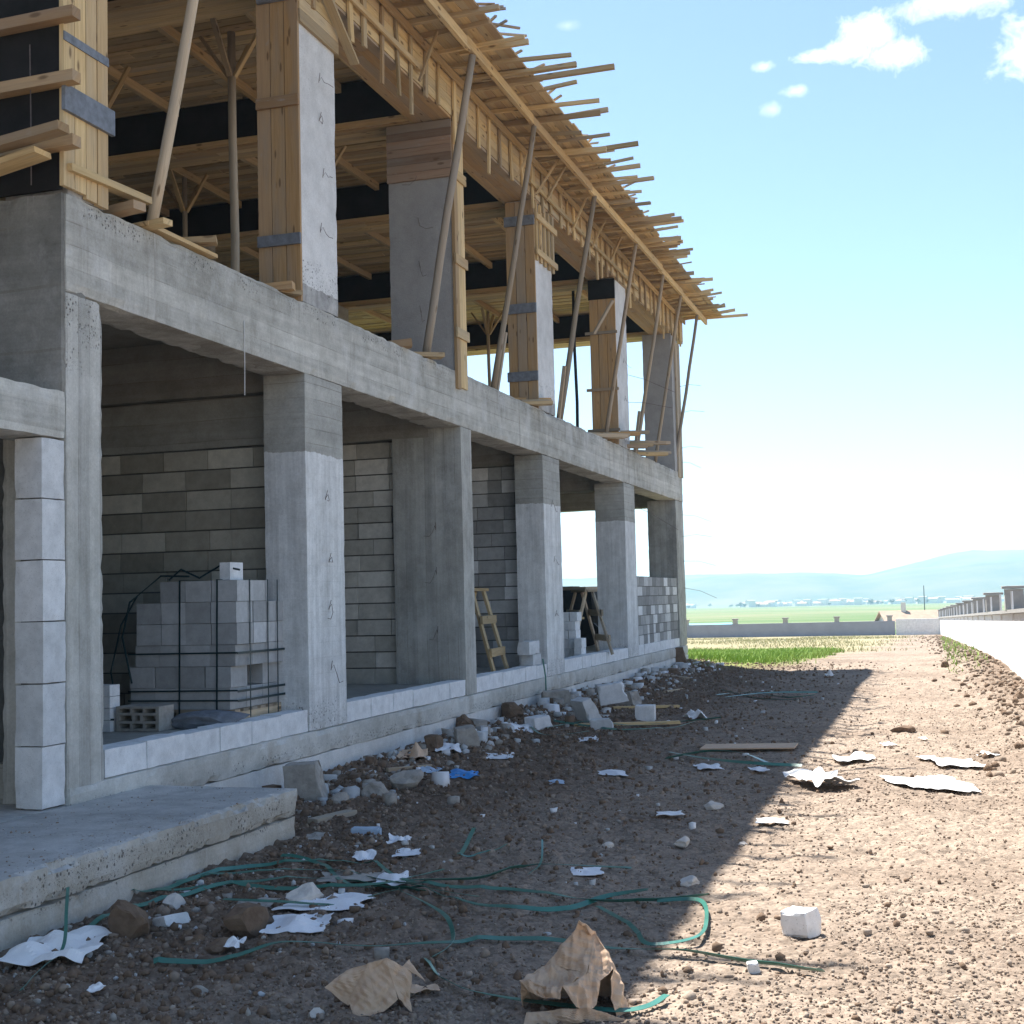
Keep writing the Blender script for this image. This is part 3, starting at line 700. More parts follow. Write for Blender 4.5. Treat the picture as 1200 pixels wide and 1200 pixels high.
# eave boards running along the eave
for seg in range(4):
    b = MB(); s0, s1 = YE0+seg*(YE1-YE0)/4, YE0+(seg+1)*(YE1-YE0)/4
    for j in range(8):
        x0 = FX+0.03+j*0.108; y = s0
        while y < s1-0.02:
            e = min(s1, y+random.uniform(1.6, 3.6))
            oy = random.uniform(-.02, .02)
            xo = random.uniform(-.035, .035) if j == 7 else 0
            b.box(np.array((x0+0.003+xo, y+0.005, 8.080+random.uniform(0, .006))), np.array((x0+0.105+xo, e-0.005, 8.108)), random.uniform(.3, 1.0)); y = e
    b.build('eave_boards', M['timber'], EF)
# crooked offcuts poking up past the eave edge
for i in range(44):
    y = random.uniform(8, 30.8); b = MB(); a = random.uniform(-.5, .5)
    b.bar((XE-.25, y, 8.125), (XE+random.uniform(.05, .26), y+a, 8.13+random.uniform(0, .09)), .03, .022); b.build('offcut', M['pole'], EF)
# long ledger board under the joists
for (ya, yb) in ((6.6, 10.1), (10.1, 13.95), (13.95, 16.5), (16.5, 19.7), (19.7, 22.7), (22.7, 25.2), (25.2, 27.4), (27.4, 30.6)):
    b = MB(); b.bar((FX+0.56+random.uniform(-.02, .02), ya, 7.93+random.uniform(-.02, .02)), (FX+0.56+random.uniform(-.02, .02), yb+.1, 7.93+random.uniform(-.02, .02)), .05, .12, rnd=random.uniform(.7, 1)); b.build('ledger', M['timber'], EF)
# cross beam shutters: black plywood sides, timber bottoms
for k in range(6):
    yc = (UY[k][0]+UY[k][1])/2; ya, yb = yc-0.22, yc+0.22
    if k == 5: ya, yb = 29.3, 29.9
    b = MB(); b.box(np.array((XB, ya, 7.475)), np.array((FX-0.495, ya+0.02, 8.05)), .5); b.build('ply_side', M['ply'], EF)
    b = MB(); b.box(np.array((XB, yb-.02, 7.475)), np.array((FX-0.495, yb, 8.05)), .5); b.build('ply_side', M['ply'], EF)
    b = MB()
    for j in range(4):
        x = FX-0.50
        w = (yb-ya)/4
        while x > XB:
            e = max(XB, x-random.uniform(2, 3.8)); b.box(np.array((e+.004, ya+j*w+.002, 7.440)), np.array((x, ya+(j+1)*w-.003, 7.472)), random.uniform(.3, .8)); x = e-.001
    b.build('beam_bottom', M['timber'], EF)
    b = MB(); b.bar((FX-.5, ya-.03, 7.50), (XB, ya-.03, 7.50), .05, .07); b.build('waler', M['timber'], EF)
# ceiling boards
yb_ = [YE0]+[(UY[k][0]+UY[k][1])/2 for k in range(6)]+[YE1]
for k in range(7):
    y0, y1 = yb_[k]+(.222 if k else 0), yb_[k+1]-(.222 if k < 6 else 0)
    b = MB(); y = y0; wrow = 0
    while y < y1-0.02:
        w = random.uniform(.10, .16); e = min(y1, y+w); x = FX-0.495
        while x > XB:
            xe = max(XB, x-random.uniform(2.2, 4.0)); b.box(np.array((xe+.005, y+.006, 8.062+random.uniform(-.008, .012))), np.array((x, e-.006, 8.09)), random.uniform(.15, .95)); x = xe-.001
        y = e
    b.build('ceiling_boards', M['timber'], EF)
    for x in (-6.75, -7.9, -9.1, -10.3, -11.6, -12.9, -14.3):
        if y1-y0 < 1.2: continue
        b = MB(); b.bar((x+random.uniform(-.1, .1), y0+.02, 7.99), (x+random.uniform(-.1, .1), y1-.02, 7.99+random.uniform(-.03, .02)), .07, .11); b.build('bearer', M['timber'], EF)
# roof deck sheet above the boards keeps the storey dark
b = MB(); b.box(np.array((XB-.3, YE0, 8.112)), np.array((XE-.03, YE1-.02, 8.13)), .4); b.build('deck_sheet', M['pole'], EF)

# ------------------------------------------------------------------ column formwork
def boards_face(name, axis, fixed, a0, a1, z0, z1, n, mat, parent, th=.028, sgn=-1, horiz=False):
    b = MB()
    if not horiz:
        w = (a1-a0)/n
        for i in range(n):
            u0, u1 = a0+i*w+.004, a0+(i+1)*w-.004; o = random.uniform(0, .010)
            lo, hi = ((u0, fixed+sgn*(th+o), z0+random.uniform(-.02, .02)), (u1, fixed, z1+random.uniform(-.03, .0))) if axis == 'x' else ((fixed, u0, z0+random.uniform(-.02, .02)), (fixed+sgn*(th+o), u1, z1))
            b.box(np.array(lo), np.array(hi), random.uniform(.2, .95))
    else:
        h = (z1-z0)/n
        for i in range(n):
            za, zb = z0+i*h+.002, z0+(i+1)*h-.002; o = random.uniform(0, .006)
            lo, hi = ((a0, fixed+sgn*(th+o), za), (a1, fixed, zb)) if axis == 'x' else ((fixed, a0, za), (fixed+sgn*(th+o), a1, zb))
            b.box(np.array(lo), np.array(hi), random.uniform(.1, 1))
    return b.build(name, mat, parent)
def clamp(parent, lo, hi, mat=None, name='clamp_board'):
    b = MB(); b.box(np.array(lo, float), np.array(hi, float), random.random()); return b.build(name, mat or M['shutter'], parent)
# corner column: pale boards on the street face, black plywood on the near face
F = empty('column_formwork', (FX, 7.4, ZT), 'formwork round the nearest upper corner column, pale boards beside a black plywood face', 'formwork')
boards_face('board_panel', 'y', FX+.002, 7.30, 7.80, ZT+.02, 7.43, 4, M['timber'], F, .03, 1)
clamp(F, (-9.6, 7.33, ZT+.02), (FX-.01, 7.355, 7.43), M['ply'], 'ply_panel')
clamp(F, (FX+.036, 7.28, 4.88), (FX+.065, 7.84, 5.055), M['ply_grey'])
clamp(F, (FX+.036, 7.30, 5.36), (FX+.045, 7.80, 5.42), M['ply_grey'])
for z in (4.64, 5.07, 5.50, 6.0):
    b = MB(); b.bar((-9.3, 7.28, z-.06), (FX+.16, 7.27, z+.01), .09, .075, rnd=random.random()); b.build('yoke', M['shutter'], F)
# second column
F = empty('column_formwork', (FX-.2, 10.8, ZT), 'brown board formwork on the second upper column, its street face bare and pale', 'formwork')
boards_face('board_panel', 'x', 10.815, FX-.41, FX+.02, ZT+.0, 7.43, 3, M['shutter'], F)
for z, mt in ((4.86, M['ply_grey']), (6.15, M['shutter'])): clamp(F, (FX-.40, 10.745, z), (FX+.03, 10.778, z+.1), mt)
clamp(F, (FX-.38, 10.74, 7.15), (FX-.02, 10.778, 7.42), M['ply_grey'])
boards_face('board_panel', 'y', FX+.002, 10.80, 11.64, 6.95, 7.43, 4, M['timber'], F, .03, 1, True)
# third column
F = empty('column_formwork', (FX-.2, 14.9, ZT), 'formwork on the third upper column, rusty stained boards above a bare grey face', 'formwork')
boards_face('board_panel', 'x', 14.895, FX-.82, FX+.02, 6.72, 7.43, 7, M['rust'], F, .03, -1, True)
boards_face('board_panel', 'y', FX+.002, 14.88, 15.26, ZT-.2, 7.40, 3, M['timber'], F, .03, 1)
for z in (4.75, 5.65, 6.7): clamp(F, (FX+.036, 14.86, z), (FX+.06, 15.29, z+.12), M['timber'])
# fourth column
F = empty('column_formwork', (FX-.2, 18.4, ZT), 'brown boarded formwork of the fourth upper column with a slatted cage on its street side', 'formwork')
boards_face('board_panel', 'x', 18.415, FX-.42, FX+.02, ZT, 7.43, 3, M['shutter'], F)
for z, mt in ((4.75, M['ply_grey']), (5.75, M['ply_grey']), (7.05, M['ply_grey'])): clamp(F, (FX-.43, 18.34, z), (FX+.03, 18.378, z+.14), mt)
for i in range(5):
    y = 18.45+i*.22; clamp(F, (FX+.005, y, 6.55), (FX+.035, y+.09, 7.42), M['timber'], 'slat')
for z in (6.62, 7.15): clamp(F, (FX+.037, 18.38, z), (FX+.065, 19.5, z+.09), M['timber'])
# fifth column
F = empty('column_formwork', (FX-.2, 23.6, ZT), 'brown boarded formwork of the fifth upper column with two thin yokes and dark top', 'formwork')
boards_face('board_panel', 'x', 23.595, FX-.47, FX+.02, ZT, 7.1, 3, M['shutter'], F)
clamp(F, (FX-.48, 23.55, 7.05), (FX+.02, 23.59, 7.42), M['ply'], 'ply_panel')
for z in (4.6, 5.35, 6.4): clamp(F, (FX-.55, 23.52, z), (FX+.05, 23.56, z+.05), M['pole'], 'yoke')
# sixth column
F = empty('column_formwork', (FX, 29.2, ZT), 'thin pale board left on the street edge of the last upper column', 'formwork')
boards_face('board_panel', 'y', FX+.0, 29.5, 30.0, ZT-.1, 7.3, 2, M['pole'], F, .03, 1)

# ------------------------------------------------------------------ poles propping the eave
def pole(p0, p1, r, label, group='poles propping the eave', mat='pole', kind='prop_pole', crook=.03, square=True, cat='pole'):
    p0, p1 = np.array(p0, float), np.array(p1, float); n = 7; pts = []
    a, c = random.uniform(0, 6.28), random.uniform(.4, 1)
    for i in range(n):
        s = i/(n-1); o = crook*c*math.sin(s*math.pi*random.uniform(.9, 1.1))
        pts.append(p0+(p1-p0)*s+np.array([o*math.cos(a), o*math.sin(a), 0])+np.array([random.uniform(-.006, .006), random.uniform(-.006, .006), 0]))
    b = MB(); b.rod(pts, r, 7, None, 0, .85); return props(b.build(kind, M[mat], None, p0, True), label, cat, group)
ZL = 7.87
for i, (bx, by, tx, ty, r, lab) in enumerate((
        (500, 405, 548, 62, .050, 'thick pale pole propping the eave in front of the third column'),
        (579, 445, 628, 152, .042, 'grey crooked pole crossing the face of the fourth column to the eave'),
        (657, 470, 686, 222, .046, 'straight pole propping the eave just past the fourth column'),
        (710, 490, 731, 272, .040, 'pole leaning across the fifth column up to the eave'),
        (745, 500, 767, 318, .040, 'pole with a diagonal brace between the fifth and last columns'),
        (768, 512, 793, 368, .040, 'slender pole crossing the last dark column'),
        (789, 520, 803, 375, .040, 'farthest pole standing at the end corner of the eave'))):
    P = at_x(bx, by, FX-.08); Y = P[1]
    T = at_y(tx, ty, Y)
    k = (ZL+.04-ZT)/(T[2]-P[2])
    tp = (FX+0.56, Y+.02, ZL)
    pole((FX-.10, Y, ZT+.0), tp, r, lab)
    if i in (2, 4): # short doubled foot
        b = MB(); b.bar((FX-.10, Y-.10, ZT), (FX+.02, Y-.08, ZT+.85), .07, .05); props(b.build('splice_board', M['pole']), ('short board doubled against the foot of the pole past the fourth column', 0, 'short board doubled against the foot of the pole by the last column')[i-2], 'board')
    if i == 1:
        b = MB(); b.bar((FX-.09, Y+.12, ZT), (FX+.06, Y+.10, ZT+.8), .06, .05); props(b.build('splice_board', M['pole']), 'dark short board doubled against the foot of the crooked pole', 'board')
pole((FX-.12, 8.53, ZT), (FX+.56, 8.60, 7.87), .045, 'smooth pale pole leaning out beside the nearest corner column')
p0 = at_y(555, 440, 24.3); 
b = MB(); b.bar(at_x(718, 352, FX+.42), at_x(712, 395, FX+.05)-np.array([0, 1.0, .12]), .07, .03); props(b.build('brace_board', M['pole']), 'pale diagonal board nailed across the pole at the fifth column', 'board')
b = MB(); b.bar(at_x(372, -30, FX+.10), at_x(416, 75, FX+.10), .09, .03); props(b.build('hanging_board', M['timber']), 'loose board hanging askew off the beam shutter above the second column', 'board')
# props inside the upper storey
q = at_z(271, 45, 7.86)
def inner_prop(x, y, lab, mat='pole', r=.05, head=True):
    e = empty('ceiling_prop', (x, y, ZT-.02), lab, 'prop', 'props under the ceiling boards')
    b = MB(); b.rod([(x, y, ZT-.02), (x+.02, y, 5.6), (x-.01, y+.02, 6.8), (x, y, 7.93)], r, 7, None, 0, .9); b.build('post', M[mat], e, None, True)
    if head:
        for dx, dy in ((-.38, 0), (.38, 0), (0, .4), (0, -.4)):
            b = MB(); b.bar((x+dx*.1, y+dy*.1, 7.42), (x+dx, y+dy, 7.93), .06, .03); b.build('head_brace', M['timber'], e)
inner_prop(q[0], q[1], 'timber ceiling prop with splayed head braces next to the second column')
inner_prop(-7.9, 16.6, 'short looking ceiling prop seen between the second and third columns', r=.04)
g = at_z(675, 494, ZT+.02); inner_prop(at_y(675, 460, 26.3)[0], 26.3, 'thin dark steel prop against the sky between the fourth and fifth columns', 'iron', .035, False)
for x, y, lab in ((-9.1, 13.2, 'ceiling prop deep in the nearest upper bay'), (-10.3, 17.0, 'ceiling prop deep behind the third column'), (-7.9, 21.5, 'ceiling prop behind the fourth column under the boards'), (-9.1, 27.5, 'ceiling prop near the open far end of the upper storey')):
    inner_prop(x, y, lab, r=.04)

# ------------------------------------------------------------------ loose planks on the beam ledge
def plank(p0, p1, w, t_, lab, mat='timber', group=None, up=(0, 0, 1), name='loose_plank', cat='plank', rnd=None):
    b = MB(); b.bar(p0, p1, w, t_, up, rnd); return props(b.build(name, M[mat]), lab, cat, group)
def X_(px, py, x=FX): return at_x(px, py, x)
plank(X_(78, 196, FX+.03), X_(172, 236, FX+.03), .09, .05, 'plank laid along the beam edge at the foot of the corner column')
plank((FX-.5, 8.15, 4.42), (FX+.14, 8.02, 4.43), .12, .06, 'short thick plank end resting across the beam edge plank', 'shutter')
plank((FX-.5, 8.42, 4.38), (FX+.18, 8.32, 4.39), .10, .045, 'pale plank end jutting over the beam just before the leaning pole')
plank((FX-.75, 8.75, 4.40), (FX+.10, 9.15, 4.47), .13, .05, 'plank tilted up over the beam edge beyond the leaning pole', 'timber')
plank(X_(168, 262, FX+.0), X_(250, 301, FX+.0), .08, .03, 'thin plank lying along the beam top in the first bay')
plank((FX-.5, 10.42, 4.38), (FX+.06, 10.55, 4.42), .12, .07, 'dark plank offcut at the foot of the second column', 'shutter')
plank((FX-.3, 10.2, 4.38), (FX+.02, 10.75, 4.395), .1, .04, 'small plank lying beside the second column foot', 'timber')
plank((-6.6, 7.1, 4.52), (FX+.22, 7.05, 4.66), .11, .06, 'plank slanting across the black plywood at its foot', 'timber')
plank((-6.4, 6.9, 4.62), (FX-.25, 6.75, 4.76), .11, .06, 'upper plank of the pair jutting at the left picture edge', 'timber')
plank((-6.9, 7.15, 4.78), (FX-.28, 6.55, 4.46), .13, .06, 'pale plank sloping down over the end beam at far left', 'timber')
plank((-6.5, 7.22, 4.40), (FX-.02, 7.16, 4.56), .16, .04, 'plank lying under the slanting ones on the end beam', 'timber')
plank((FX-.25, 13.2, 4.36), (FX+.06, 13.35, 4.40), .16, .08, 'wooden block wedged at the bottom of the third column', 'timber')
plank((FX-.4, 13.75, 4.38), (FX+.12, 14.15, 4.39), .18, .05, 'sole plate board under the thick pale pole', 'timber')
for i, lab in enumerate(('lowest board in the pile at the fourth column foot', 'middle board in the pile at the fourth column foot', 'top board in the pile at the fourth column foot')):
    plank((FX-.45, 18.0+.12*i, 4.38+.05*i), (FX+.25-.08*i, 18.3+.2*i, 4.39+.055*i), .16, .045, lab, ('timber', 'pole', 'shutter')[i])
labs = ['bottom board of the jumbled stack by the fifth column', 'wide board under the jumbled stack by the fifth column', 'short crooked board in the stack by the fifth column', 'grey board in the stack by the fifth column', 'dark board topping the stack by the fifth column',
        'end board of the jumble past the fifth column', 'flat board of the jumble past the fifth column', 'weathered board of the jumble past the fifth column', 'dark board of the jumble before the last column', 'board with a split end before the last column', 'topmost board before the last column']
for i, lab in enumerate(labs):
    y = 22.5+i*.42; z = 4.39+.066*(i % 4)
    plank((FX-.5, y-.25+random.uniform(-.2, .2), z+.01), (FX+.34+random.uniform(-.12, .16), y+.35+random.uniform(-.3, .3), z+.02), random.uniform(.13, .2), .06, lab, random.choice(('timber', 'pole', 'shutter', 'pole')))
# string hanging in the first bay
p = X_(286, 376, FX+.012); b = MB(); b.rod([p, p+np.array([.002, 0, -.35]), p+np.array([-.004, .004, -.62])], .004, 5); props(b.build('hanging_string', M['string']), 'thin white string hanging from the beam over the first bay', 'string')
p = X_(636, 772, FX+.02); b = MB(); b.rod([p, p+np.array([.03, .02, -.25]), p+np.array([.04, .0, -.62])], .012, 5); props(b.build('hanging_strap', M['strap']), 'green strap hanging down the plinth past the third bay', 'strap')
p = at_y(28, 48, 7.2); b = MB(); b.rod([(p[0], 7.26, p[2]), (p[0], 7.27, p[2]-.5), (p[0]+.01, 7.26, p[2]-.95)], .004, 5); props(b.build('hanging_wire', M['wire']), 'thin wire hanging against the black plywood', 'wire')

# ------------------------------------------------------------------ pallet of blocks in the first bay
PX0, PY0 = -6.62, 10.02
P = empty('block_pallet', (PX0+.48, PY0+.42, ZF), 'strapped pallet of grey blocks in the first bay, an extra block standing on top', 'pallet')
b = MB()
for i in range(6): b.box(np.array((PX0-.02, PY0+.01+i*.15, ZF+.10)), np.array((PX0+.98, PY0+.10+i*.15, ZF+.125)), random.random())
for i in range(3): b.box(np.array((PX0-.02+i*.44, PY0, ZF)), np.array((PX0+.10+i*.44, PY0+.86, ZF+.10)), random.random())
b.build('pallet_base', M['pole'], P)
nbx, nby, nbz = 4, 3, 6; bw, bd, bh = .245, .285, .182
for k in range(nbz):
    for i in range(nbx):
        for j in range(nby):
            if k == 5 and i == 0: continue
            if k == 5 and j == 2 and i > 1: continue
            if k == 1 and i == 3 and j == 1: continue
            if 0 < i < 3 and j == 1 and k < 5: continue
            sx = -.03 if k < 2 else (0.02 if k == 2 else .035)
            b = MB(); jx, jy = random.uniform(-.006, .006), random.uniform(-.008, .008)
            x0, y0, z0 = PX0+i*bw+sx+jx, PY0+j*bd+jy, ZF+.127+k*bh
            b.box(np.array((x0+.002, y0+.002, z0)), np.array((x0+bw-.003, y0+bd-.003, z0+bh-.004)), random.uniform(0, 1) if j else random.uniform(0, .7)); b.build('block', M['block_shaded'], P)  # darker block copy and darker front row put near-face shade into the colour
b = MB(); b.box(np.array((PX0+.82, PY0+.06, ZF+.127+6*bh)), np.array((PX0+.92, PY0+.28, ZF+.127+6*bh+.15)), .9); b.build('block', M['block'], P)
zt = ZF+.127+6*bh+.004
for x in (PX0+.46, PX0+.82):
    b = MB(); b.bar((x, PY0-.012, ZF+.05), (x+.015, PY0-.012, zt), .015, .004, (0, 1, 0)); b.bar((x+.015, PY0-.012, zt), (x+.015, PY0+.88, zt), .022, .004); b.build('strap', M['dark_strap'], P)
for z in (ZF+.2, ZF+.28, ZF+.60):
    b = MB(); b.bar((PX0-.04, PY0-.014, z), (PX0+1.02, PY0-.014, z+random.uniform(-.015, .015)), .014, .004, (0, 1, 0)); b.bar((PX0+1.022, PY0-.014, z), (PX0+1.022, PY0+.86, z), .02, .004, (1, 0, 0)); b.build('strap', M['dark_strap'], P)
for y in (PY0+.20, PY0+.52, PY0+.7):
    b = MB(); b.bar((PX0+1.024, y, ZF+.05), (PX0+1.024, y+.01, zt), .013, .004, (1, 0, 0)); b.build('strap', M['dark_strap'], P)
b = MB(); b.rod([(PX0+.0, PY0-.02, ZF+.35), (PX0-.09, PY0-.02, ZF+.75), (PX0-.02, PY0-.01, ZF+1.05), (PX0+.22, PY0+.1, ZF+1.27), (PX0+.5, PY0+.1, ZF+1.26)], .009, 5)
b.rod([(PX0-.12, PY0-.03, ZF+.02), (PX0-.22, PY0+.0, ZF+.45), (PX0-.15, PY0+.05, ZF+.85), (PX0-.02, PY0+.1, ZF+1.1)], .008, 5)
b.rod([(PX0+.3, PY0+.1, zt+.01), (PX0+.42, PY0+.1, zt+.10), (PX0+.6, PY0+.1, zt+.02), (PX0+.8, PY0+.1, zt+.12), (PX0+.98, PY0+.12, zt+.08)], .009, 5); b.build('loose_strap', M['dark_strap'], P)
# small stack hidden by the corner column
S = empty('block_stack', (-6.6, 8.9, ZF), 'short stack of pale blocks half hidden by the corner column', 'blocks')
q = at_y(131, 868, 9.4)
for k in range(4):
    for i in range(2):
        b = MB(); b.box(np.array((q[0]-.30+i*.15, 9.38, ZF+.002+k*.095)), np.array((q[0]-.154+i*.15, 9.52, ZF+.093+k*.095)), .5+.5*random.random()); b.build('block', M['block_pale'], S)
b = MB(); b.bar((q[0]-.32, 9.39, ZF+.1), (q[0]+.03, 9.39, ZF+.1), .016, .004, (0, 1, 0)); b.build('strap', M['dark_strap'], S)
# hollow block
def hollow_block(c, lab):
    b = MB(); w, h, d = .40, .20, .22
    x0, y0, z0 = c
    xs = [0, .03, .145, .165, .18, .22, .235, .255, .37, .40]
    def bx(xa, xb_, za, zb): b.box(np.array((x0+xa, y0, z0+za)), np.array((x0+xb_, y0+d, z0+zb)), .4)
    for za, zb in ((0, .022), (.062, .082), (.128, .148), (.182, .20)): bx(0, .40, za, zb)
    for za, zb in ((.0225, .0615), (.1485, .1815)):
        for xa, xb_ in ((0, .03), (.13, .15), (.25, .27), (.37, .40)): bx(xa, xb_, za, zb)
    for xa, xb_ in ((0, .03), (.15, .175), (.225, .25), (.37, .40)): bx(xa, xb_, .0825, .1275)
    b.box(np.array((x0+.01, y0+d*.7, z0+.01)), np.array((x0+.39, y0+d*.71, z0+.19)), .0)
    return props(b.build('hollow_block', M['rubble']), lab, 'block')
q = at_z(136, 856, ZF+.01); hollow_block((q[0], q[1], ZF+.003), 'grey hollow concrete block lying on the floor left of the pallet')
# cement bag and rubbish on the floor in front of the pallet
def lump(name, c, size, mat, lab=None, cat=None, seed=0, rough=.35, sub=2, group=None, flat=None, kind=None, parent=None):
    """irregular solid: subdivided icosphere pushed about by noise, cut planar facets"""
    import bmesh
    bm = bmesh.new(); bmesh.ops.create_icosphere(bm, subdivisions=sub+1, radius=1.0)
    V = np.array([v.co[:] for v in bm.verts]); F = [[v.index for v in f.verts] for f in bm.faces]; bm.free()
    rs = np.random.default_rng(seed)
    # planar cuts give broken facets
    for _ in range(flat if flat is not None else 9):
        n = rs.normal(size=3); n /= np.linalg.norm(n); d = rs.uniform(.55, .85)
        s = V@n; V = V-np.outer(np.maximum(s-d, 0), n)
    V = V*(1+rough*(noise3(V+seed*3.7, 1.6, seed)*.5+noise3(V+seed, 4.5, seed+3)*.25+noise3(V+seed, 10, seed+5)*.12))[:, None]
    V = V*np.array(size)/2
    V[:, 2] = np.maximum(V[:, 2], -size[2]*.36); V[:, 2] -= V[:, 2].min()
    a = rs.uniform(0, 6.28); c_, s_ = math.cos(a), math.sin(a)
    V = np.stack([V[:, 0]*c_-V[:, 1]*s_, V[:, 0]*s_+V[:, 1]*c_, V[:, 2]], -1)+np.array(c)
    b = MB(); b.add(V, F, None, rs.random())
    o = b.build(name, M[mat], parent, None if parent else c)
    return props(o, lab, cat, group, kind)
q = at_y(248, 838, 9.72); lump('cement_bag', (q[0], q[1], ZF), (.72, .30, .17), 'ply_grey', 'slumped grey cement sack on the floor before the pallet', 'sack', 5, .25, 2, None, 2)

# ------------------------------------------------------------------ trestles
def trestle(loc, rz, h, lab, mat='timber'):
    T = empty('trestle', loc, lab, 'trestle', 'timber trestles in the open bays')
    lx, ly = .36, .44
    def W_(x, y, z): c, s = math.cos(rz), math.sin(rz); return np.array((loc[0]+x*c-y*s, loc[1]+x*s+y*c, loc[2]+z))
    for sx in (-1, 1):
        for sy in (-1, 1):
            b = MB(); b.bar(W_(sx*lx, sy*ly*1.05, 0), W_(sx*.06, sy*ly*.85, h-.04), .09, .035, rnd=random.random()); b.build('leg', M[mat], T)
        for z in (.28, .72):
            f = 1-z/h
            xx = sx*(lx*f+.06*(1-f))+sx*.03
            b = MB(); b.bar(W_(xx, -ly*1.08, z), W_(xx, ly*1.08, z), .035, .11); b.build('rung', M[mat], T)
    b = MB(); b.bar(W_(0, -ly*1.15, h-.018), W_(0, ly*1.15, h-.018), .22, .04); b.build('top_board', M[mat], T)
    return T
q = at_y(560, 740, 17.3); trestle((q[0]-.05, 17.3, ZF+.002), .12, 1.15, 'yellow timber trestle standing in the third bay by the block wall')
q = at_y(685, 720, 22.6); trestle((q[0], 22.6, ZF+.002), .5, 1.12, 'darker trestle in the fourth bay under a plank scaffold', 'pole')
q2 = at_y(655, 720, 23.6); trestle((q2[0]-.5, 23.6, ZF+.002), .4, 1.12, 'far trestle of the pair carrying the scaffold plank', 'pole')
b = MB(); b.bar((q2[0]-.9, 23.7, ZF+1.15), (q[0]+.15, 22.55, ZF+1.15), .28, .05); props(b.build('scaffold_plank', M['pole']), 'scaffold plank laid across the two trestles in the fourth bay', 'plank')
b = MB(); b.bar((q2[0]-.9, 23.9, ZF+.62), (q[0]-.2, 23.2, ZF+.62), .12, .04); props(b.build('cross_plank', M['timber']), 'lower plank behind the trestles in the fourth bay', 'plank')
# dark mixer-like drum rig at the back of the fourth bay
q = at_y(672, 730, 26.6)
G = empty('site_machine', (q[0], 26.6, ZF), 'dark steel site machine standing at the back of the fourth bay', 'machine')
b = MB(); b.rough(np.array((q[0]-.55, 26.2, ZF+.35)), np.array((q[0]+.5, 26.9, ZF+1.15)), .15, .01, .03, 3); b.build('body', M['dark_metal'], G)
b = MB(); b.box(np.array((q[0]-.5, 26.25, ZF+1.155)), np.array((q[0]+.1, 26.8, ZF+1.22))); b.build('lid', M['dark_metal'], G)
b = MB(); b.rod([(q[0]-.45, 26.5, ZF+1.1), (q[0]-.45, 26.5, ZF+1.45)], .03, 6); b.build('pipe', M['dark_metal'], G)
for sx in (-.4, .4):
    b = MB(); b.rod([(q[0]+sx, 26.2, ZF+.25), (q[0]+sx, 26.32, ZF+.25)], .25, 14); b.build('wheel', M['dark_metal'], G)
# block stacks on floor of bays three and four
def mini_stack(px, py, Y, nx, nz, bw, bh, lab, mat='block_pale', d=.3):
    q = at_y(px, py, Y); S = empty('block_stack', (q[0], Y, ZF), lab, 'blocks')
    for k in range(nz):
        for i in range(nx):
            b = MB(); o = random.uniform(-.02, .02); b.box(np.array((q[0]+i*bw+.003+o, Y+o, ZF+.002+k*bh)), np.array((q[0]+(i+1)*bw-.003+o, Y+d+o, ZF+(k+1)*bh-.002)), random.random()); b.build('block', M[mat], S)
mini_stack(659, 762, 21.5, 2, 5, .13, .15, 'stack of thin pale blocks left of the trestle in the fourth bay')
mini_stack(672, 765, 21.3, 1, 2, .13, .16, 'low stack of two pale blocks before the trestle')
b = MB(); b.rough(np.array((FX-.21, 17.95, .657)), np.array((FX-.03, 18.35, .81)), .08, .003, .012, 7, .2); props(b.build('loose_block', M['block']), 'loose block lying on the block sill beside the fourth column', 'block')
b = MB(); b.rough(np.array((FX-.20, 17.75, .812)), np.array((FX-.02, 18.25, 1.0)), .08, .003, .012, 8, .5); props(b.build('loose_block', M['block']), 'loose block stacked on another beside the fourth column', 'block')

# ------------------------------------------------------------------ right hand boundary wall
WD = np.array([-.0186, 1, -.0225]); W0 = np.array([1.42, 22.15, 0.0])
def wp(y, dx=0, z=0): return W0+WD*(y-22.15)+np.array([dx, 0, z])
BW = empty('boundary_wall', tuple(wp(22, .1, 0)), 'long white blockwork boundary wall with coping, stub pillars and thin posts', 'wall')
HW = 1.19
def sheared_box(name, x0, x1, z0, z1, y0, y1, mat, parent, step=2.0):
    b = MB(); n = max(1, int((y1-y0)/step))
    for i in range(n):
        ya, yb = y0+(y1-y0)*i/n, y0+(y1-y0)*(i+1)/n
        b._bar((wp(ya, x0, z0)+wp(ya, x1, z1))/2, (wp(yb-.004, x0, z0)+wp(yb-.004, x1, z1))/2, np.array([(x1-x0)/2, 0, 0]), np.array([0, 0, (z1-z0)/2]), random.random())
    return b.build(name, mat, parent)
b = MB()
for r_ in range(7):
    z0, z1 = -.25+r_*.206, -.25+(r_+1)*.206-.006
    y = 5.0+(.3 if r_ % 2 else 0)
    while y < 90:
        ln = .6 if y < 50 else 3.0; e = y+ln-.005
        b._bar(wp(y, .1+random.uniform(-.003, .003), (z0+z1)/2), wp(e, .1, (z0+z1)/2), np.array([.1, 0, 0]), np.array([0, 0, (z1-z0)/2]), random.random()); y += ln
b._bar(wp(5, .1, .45), wp(90, .1, .45), np.array([.096, 0, 0]), np.array([0, 0, .69]), .5)
b.build('wall_body', M['white_wall'], BW)
sheared_box('coping', -.055, .255, HW+.004, HW+.07, 5, 90, M['cap'], BW, 1.5)
y = 7.8
